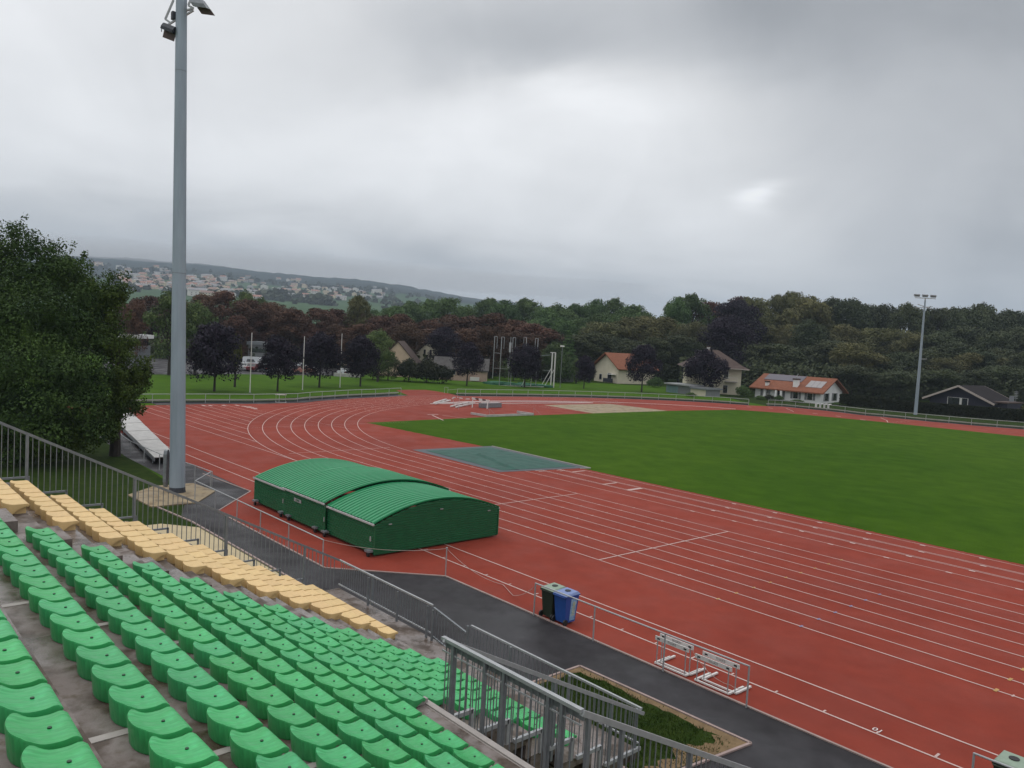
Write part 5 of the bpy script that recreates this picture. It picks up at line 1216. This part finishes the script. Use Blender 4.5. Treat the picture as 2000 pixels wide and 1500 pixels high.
# houses of the hillside town
def hh_mesh(wall, roof, L, Wd, h, rh):
    me = bpy.data.meshes.new('house'); 
    v_ = [(-L,-Wd,-4),(L,-Wd,-4),(L,Wd,-4),(-L,Wd,-4),(-L,-Wd,h),(L,-Wd,h),(L,Wd,h),(-L,Wd,h),(-L*1.08,-Wd*1.15,h-.2),(L*1.08,-Wd*1.15,h-.2),(L*1.08,Wd*1.15,h-.2),(-L*1.08,Wd*1.15,h-.2),(-L*1.05,0,h+rh),(L*1.05,0,h+rh)]
    f_ = [(0,1,5,4),(1,2,6,5),(2,3,7,6),(3,0,4,7),(8,9,13,12),(10,11,12,13),(9,10,13),(11,8,12)]
    for i in range(4):        # rows of windows set proud of the front
        for zz_ in ([1.0] if h < 5 else [1.0,3.8]):
            x = -L*.75+i*L*.5; k = len(v_); v_ += [(x-.6,-Wd-.06,zz_),(x+.6,-Wd-.06,zz_),(x+.6,-Wd-.06,zz_+1.3),(x-.6,-Wd-.06,zz_+1.3)]; f_.append((k,k+1,k+2,k+3))
    me.from_pydata(v_, [], f_); me.materials.append(wall); me.materials.append(roof); me.materials.append(M_glass)
    for i, p in enumerate(me.polygons): p.material_index = 0 if i < 4 or i in (6,7) else (1 if i < 8 else 2)
    me.update(); return me
TW = [mat('town_wall_white',(.62,.60,.56),.9), mat('town_wall_cream',(.62,.52,.38),.9), mat('town_wall_grey',(.38,.38,.38),.9)]
TR = [mat('town_roof_red',(.30,.15,.11),.9), mat('town_roof_grey',(.24,.23,.24),.9), mat('town_roof_brown',(.22,.14,.11),.9)]
HM = [hh_mesh(TW[i%3], TR[(i*2+i//3)%3], *dims) for i, dims in enumerate([(7,5,5.5,3),(9,5.5,6,3),(6,5,4.5,3),(12,6,8.5,2.5),(8,6,5,3.5),(7,5,6,2.5)])]
TOWN = [(170,524,566,6),(200,522,560,16),(300,528,572,50),(400,540,575,44),(480,546,580,24),(560,552,585,26),(640,560,586,22),(700,566,586,10)]
rh_ = random.Random(99); spots = []; tries = 0
SPX = [(170,230,515,522),(230,345,524,562),(230,345,538,562),(260,345,540,568),(366,450,545,578),(366,520,542,580),(420,600,542,572),(480,620,560,585),(590,720,555,590),(640,760,560,585)]
NH = [5,30,26,20,34,34,30,20,26,12]
cnt = 0
for (x0,x1,y0,y1), nh in zip(SPX, NH):
    for _ in range(nh):
        for tr_ in range(30):
            px = rh_.uniform(x0,x1); py = rh_.uniform(y0,y1)+(px-x0)*.02
            off = (yh(px)-py)/(yh(px)-interp(RID,px))
            if not .30 < off < .93: continue
            dep = None
            for (d0,o0),(d1,o1) in zip(PR[:-1],PR[1:]):
                if o0 <= off <= o1: dep = d0+(d1-d0)*(off-o0)/(o1-o0)
            p = hill_pt(px, dep)
            if all((p-s_).length > 15 for s_ in spots): break
        else: continue
        spots.append(p); o = bpy.data.objects.new('hillside_house', HM[rh_.randrange(6)]); COL.objects.link(o); o.location = p
        o.rotation_euler = (0,0,YAW+rh_.choice((0,.5,-.4,1.57))+rh_.uniform(-.2,.2)); s_ = rh_.uniform(.75,1.1); o.scale = (s_,s_,s_)
        tag(o, 'small pale house with pitched roof in the far hillside town', 'house', 'houses of the hillside town'); cnt += 1
print('hillside houses', cnt)
# tree clumps between them: one mass, nobody could count it
mw = MB(); rw = random.Random(4)
def clump(p, r):
    for _ in range(34):
        d = Vector((rw.gauss(0,1),rw.gauss(0,1),rw.gauss(0,.7))).normalized(); c = p+d*r*rw.uniform(.4,1); c.z = max(c.z, p.z-2)
        a_ = Vector((rw.uniform(-1,1),rw.uniform(-1,1),rw.uniform(-1,1))).normalized()*r*.42; b2 = a_.orthogonal()*.8
        o = len(mw.v); mw.v += [tuple(c-a_),tuple(c+b2),tuple(c+a_),tuple(c-b2)]; mw.f.append((o,o+1,o+2,o+3))
for _ in range(420):
    px = rw.uniform(150,900); off = rw.uniform(.42,.9); dep = 1200+(off-.4)*3000 if off < .8 else 2200+(off-.8)*3500
    p = hill_pt(px, dep)
    clump(p+Vector((0,0,3)), rw.uniform(4,9))
for _ in range(26): px = rw.uniform(505,560); p = hill_pt(px, rw.uniform(1350,1500)); clump(p+Vector((0,0,5)), rw.uniform(7,12))
for _ in range(22): px = rw.uniform(605,640); p = hill_pt(px, rw.uniform(1300,1450)); clump(p+Vector((0,0,5)), rw.uniform(7,11))
tag(mw.build('hillside_trees', L_dark), kind='stuff')
# undergrowth that closes the foot of the wood
uw = MB(); ru = random.Random(8)
for _ in range(52000):
    px = ru.uniform(1040,2080); dep = ru.uniform(178 if px > 1330 else 204,270); p = D(px, yh(px), dep); p.z = ru.uniform(0,6+(dep-178)*.06)
    a_ = Vector((ru.uniform(-1,1),ru.uniform(-1,1),ru.uniform(-1,1))).normalized()*ru.uniform(.15,.45); b2 = a_.orthogonal()*.8
    o = len(uw.v); uw.v += [tuple(p-a_),tuple(p+b2),tuple(p+a_),tuple(p-b2)]; uw.f.append((o,o+1,o+2,o+3))
for _ in range(14000):
    px = ru.uniform(150,1060); dep = ru.uniform(176,215); p = D(px, yh(px), dep); p.z = ru.uniform(0,4)
    a_ = Vector((ru.uniform(-1,1),ru.uniform(-1,1),ru.uniform(-1,1))).normalized()*ru.uniform(.15,.45); b2 = a_.orthogonal()*.8
    o = len(uw.v); uw.v += [tuple(p-a_),tuple(p+b2),tuple(p+a_),tuple(p-b2)]; uw.f.append((o,o+1,o+2,o+3))
tag(uw.build('wood_undergrowth', L_dark), kind='stuff')
# ------------------------------------------------------------------ haze
hz = MB().box(-5600, 1200, -700, 6800, -4, 480)
hm_ = bpy.data.materials.new('haze'); hm_.use_nodes = True; n_ = hm_.node_tree.nodes; n_.clear()
vp = n_.new('ShaderNodeVolumePrincipled'); vp.inputs['Color'].default_value = (.70,.84,1,1); vp.inputs['Density'].default_value = .00017; vp.inputs['Anisotropy'].default_value = 0
oo = n_.new('ShaderNodeOutputMaterial'); hm_.node_tree.links.new(vp.outputs[0], oo.inputs['Volume'])
tag(hz.build('haze', hm_), kind='stuff')
lcm = MB(); LCX = [(-2200,2),(-1200,60),(0,75),(500,62),(800,34),(1100,10),(1300,2)]
vs = []
for px_, h_ in LCX:
    for dp_ in (2950,4300): p = D(px_,560,dp_); vs += [(p.x,p.y,232), (p.x,p.y,232+h_)]
n = len(LCX); fs = [(0,1,3,2), (4*n-4,4*n-2,4*n-1,4*n-3)]
for i in range(n-1): o_ = 4*i; fs += [(o_,o_+2,o_+6,o_+4),(o_+1,o_+5,o_+7,o_+3),(o_,o_+4,o_+5,o_+1),(o_+2,o_+3,o_+7,o_+6)]
lcm.add(vs, fs)
lm = bpy.data.materials.new('low_cloud'); lm.use_nodes = True; n_ = lm.node_tree.nodes; n_.clear()
vp = n_.new('ShaderNodeVolumePrincipled'); vp.inputs['Color'].default_value = (.97,.98,1,1); vp.inputs['Density'].default_value = .0022
oo = n_.new('ShaderNodeOutputMaterial'); lm.node_tree.links.new(vp.outputs[0], oo.inputs['Volume'])
tag(lcm.build('low_cloud', lm), kind='stuff')
for o in bpy.data.objects:
    if 'base' in o: del o['base']
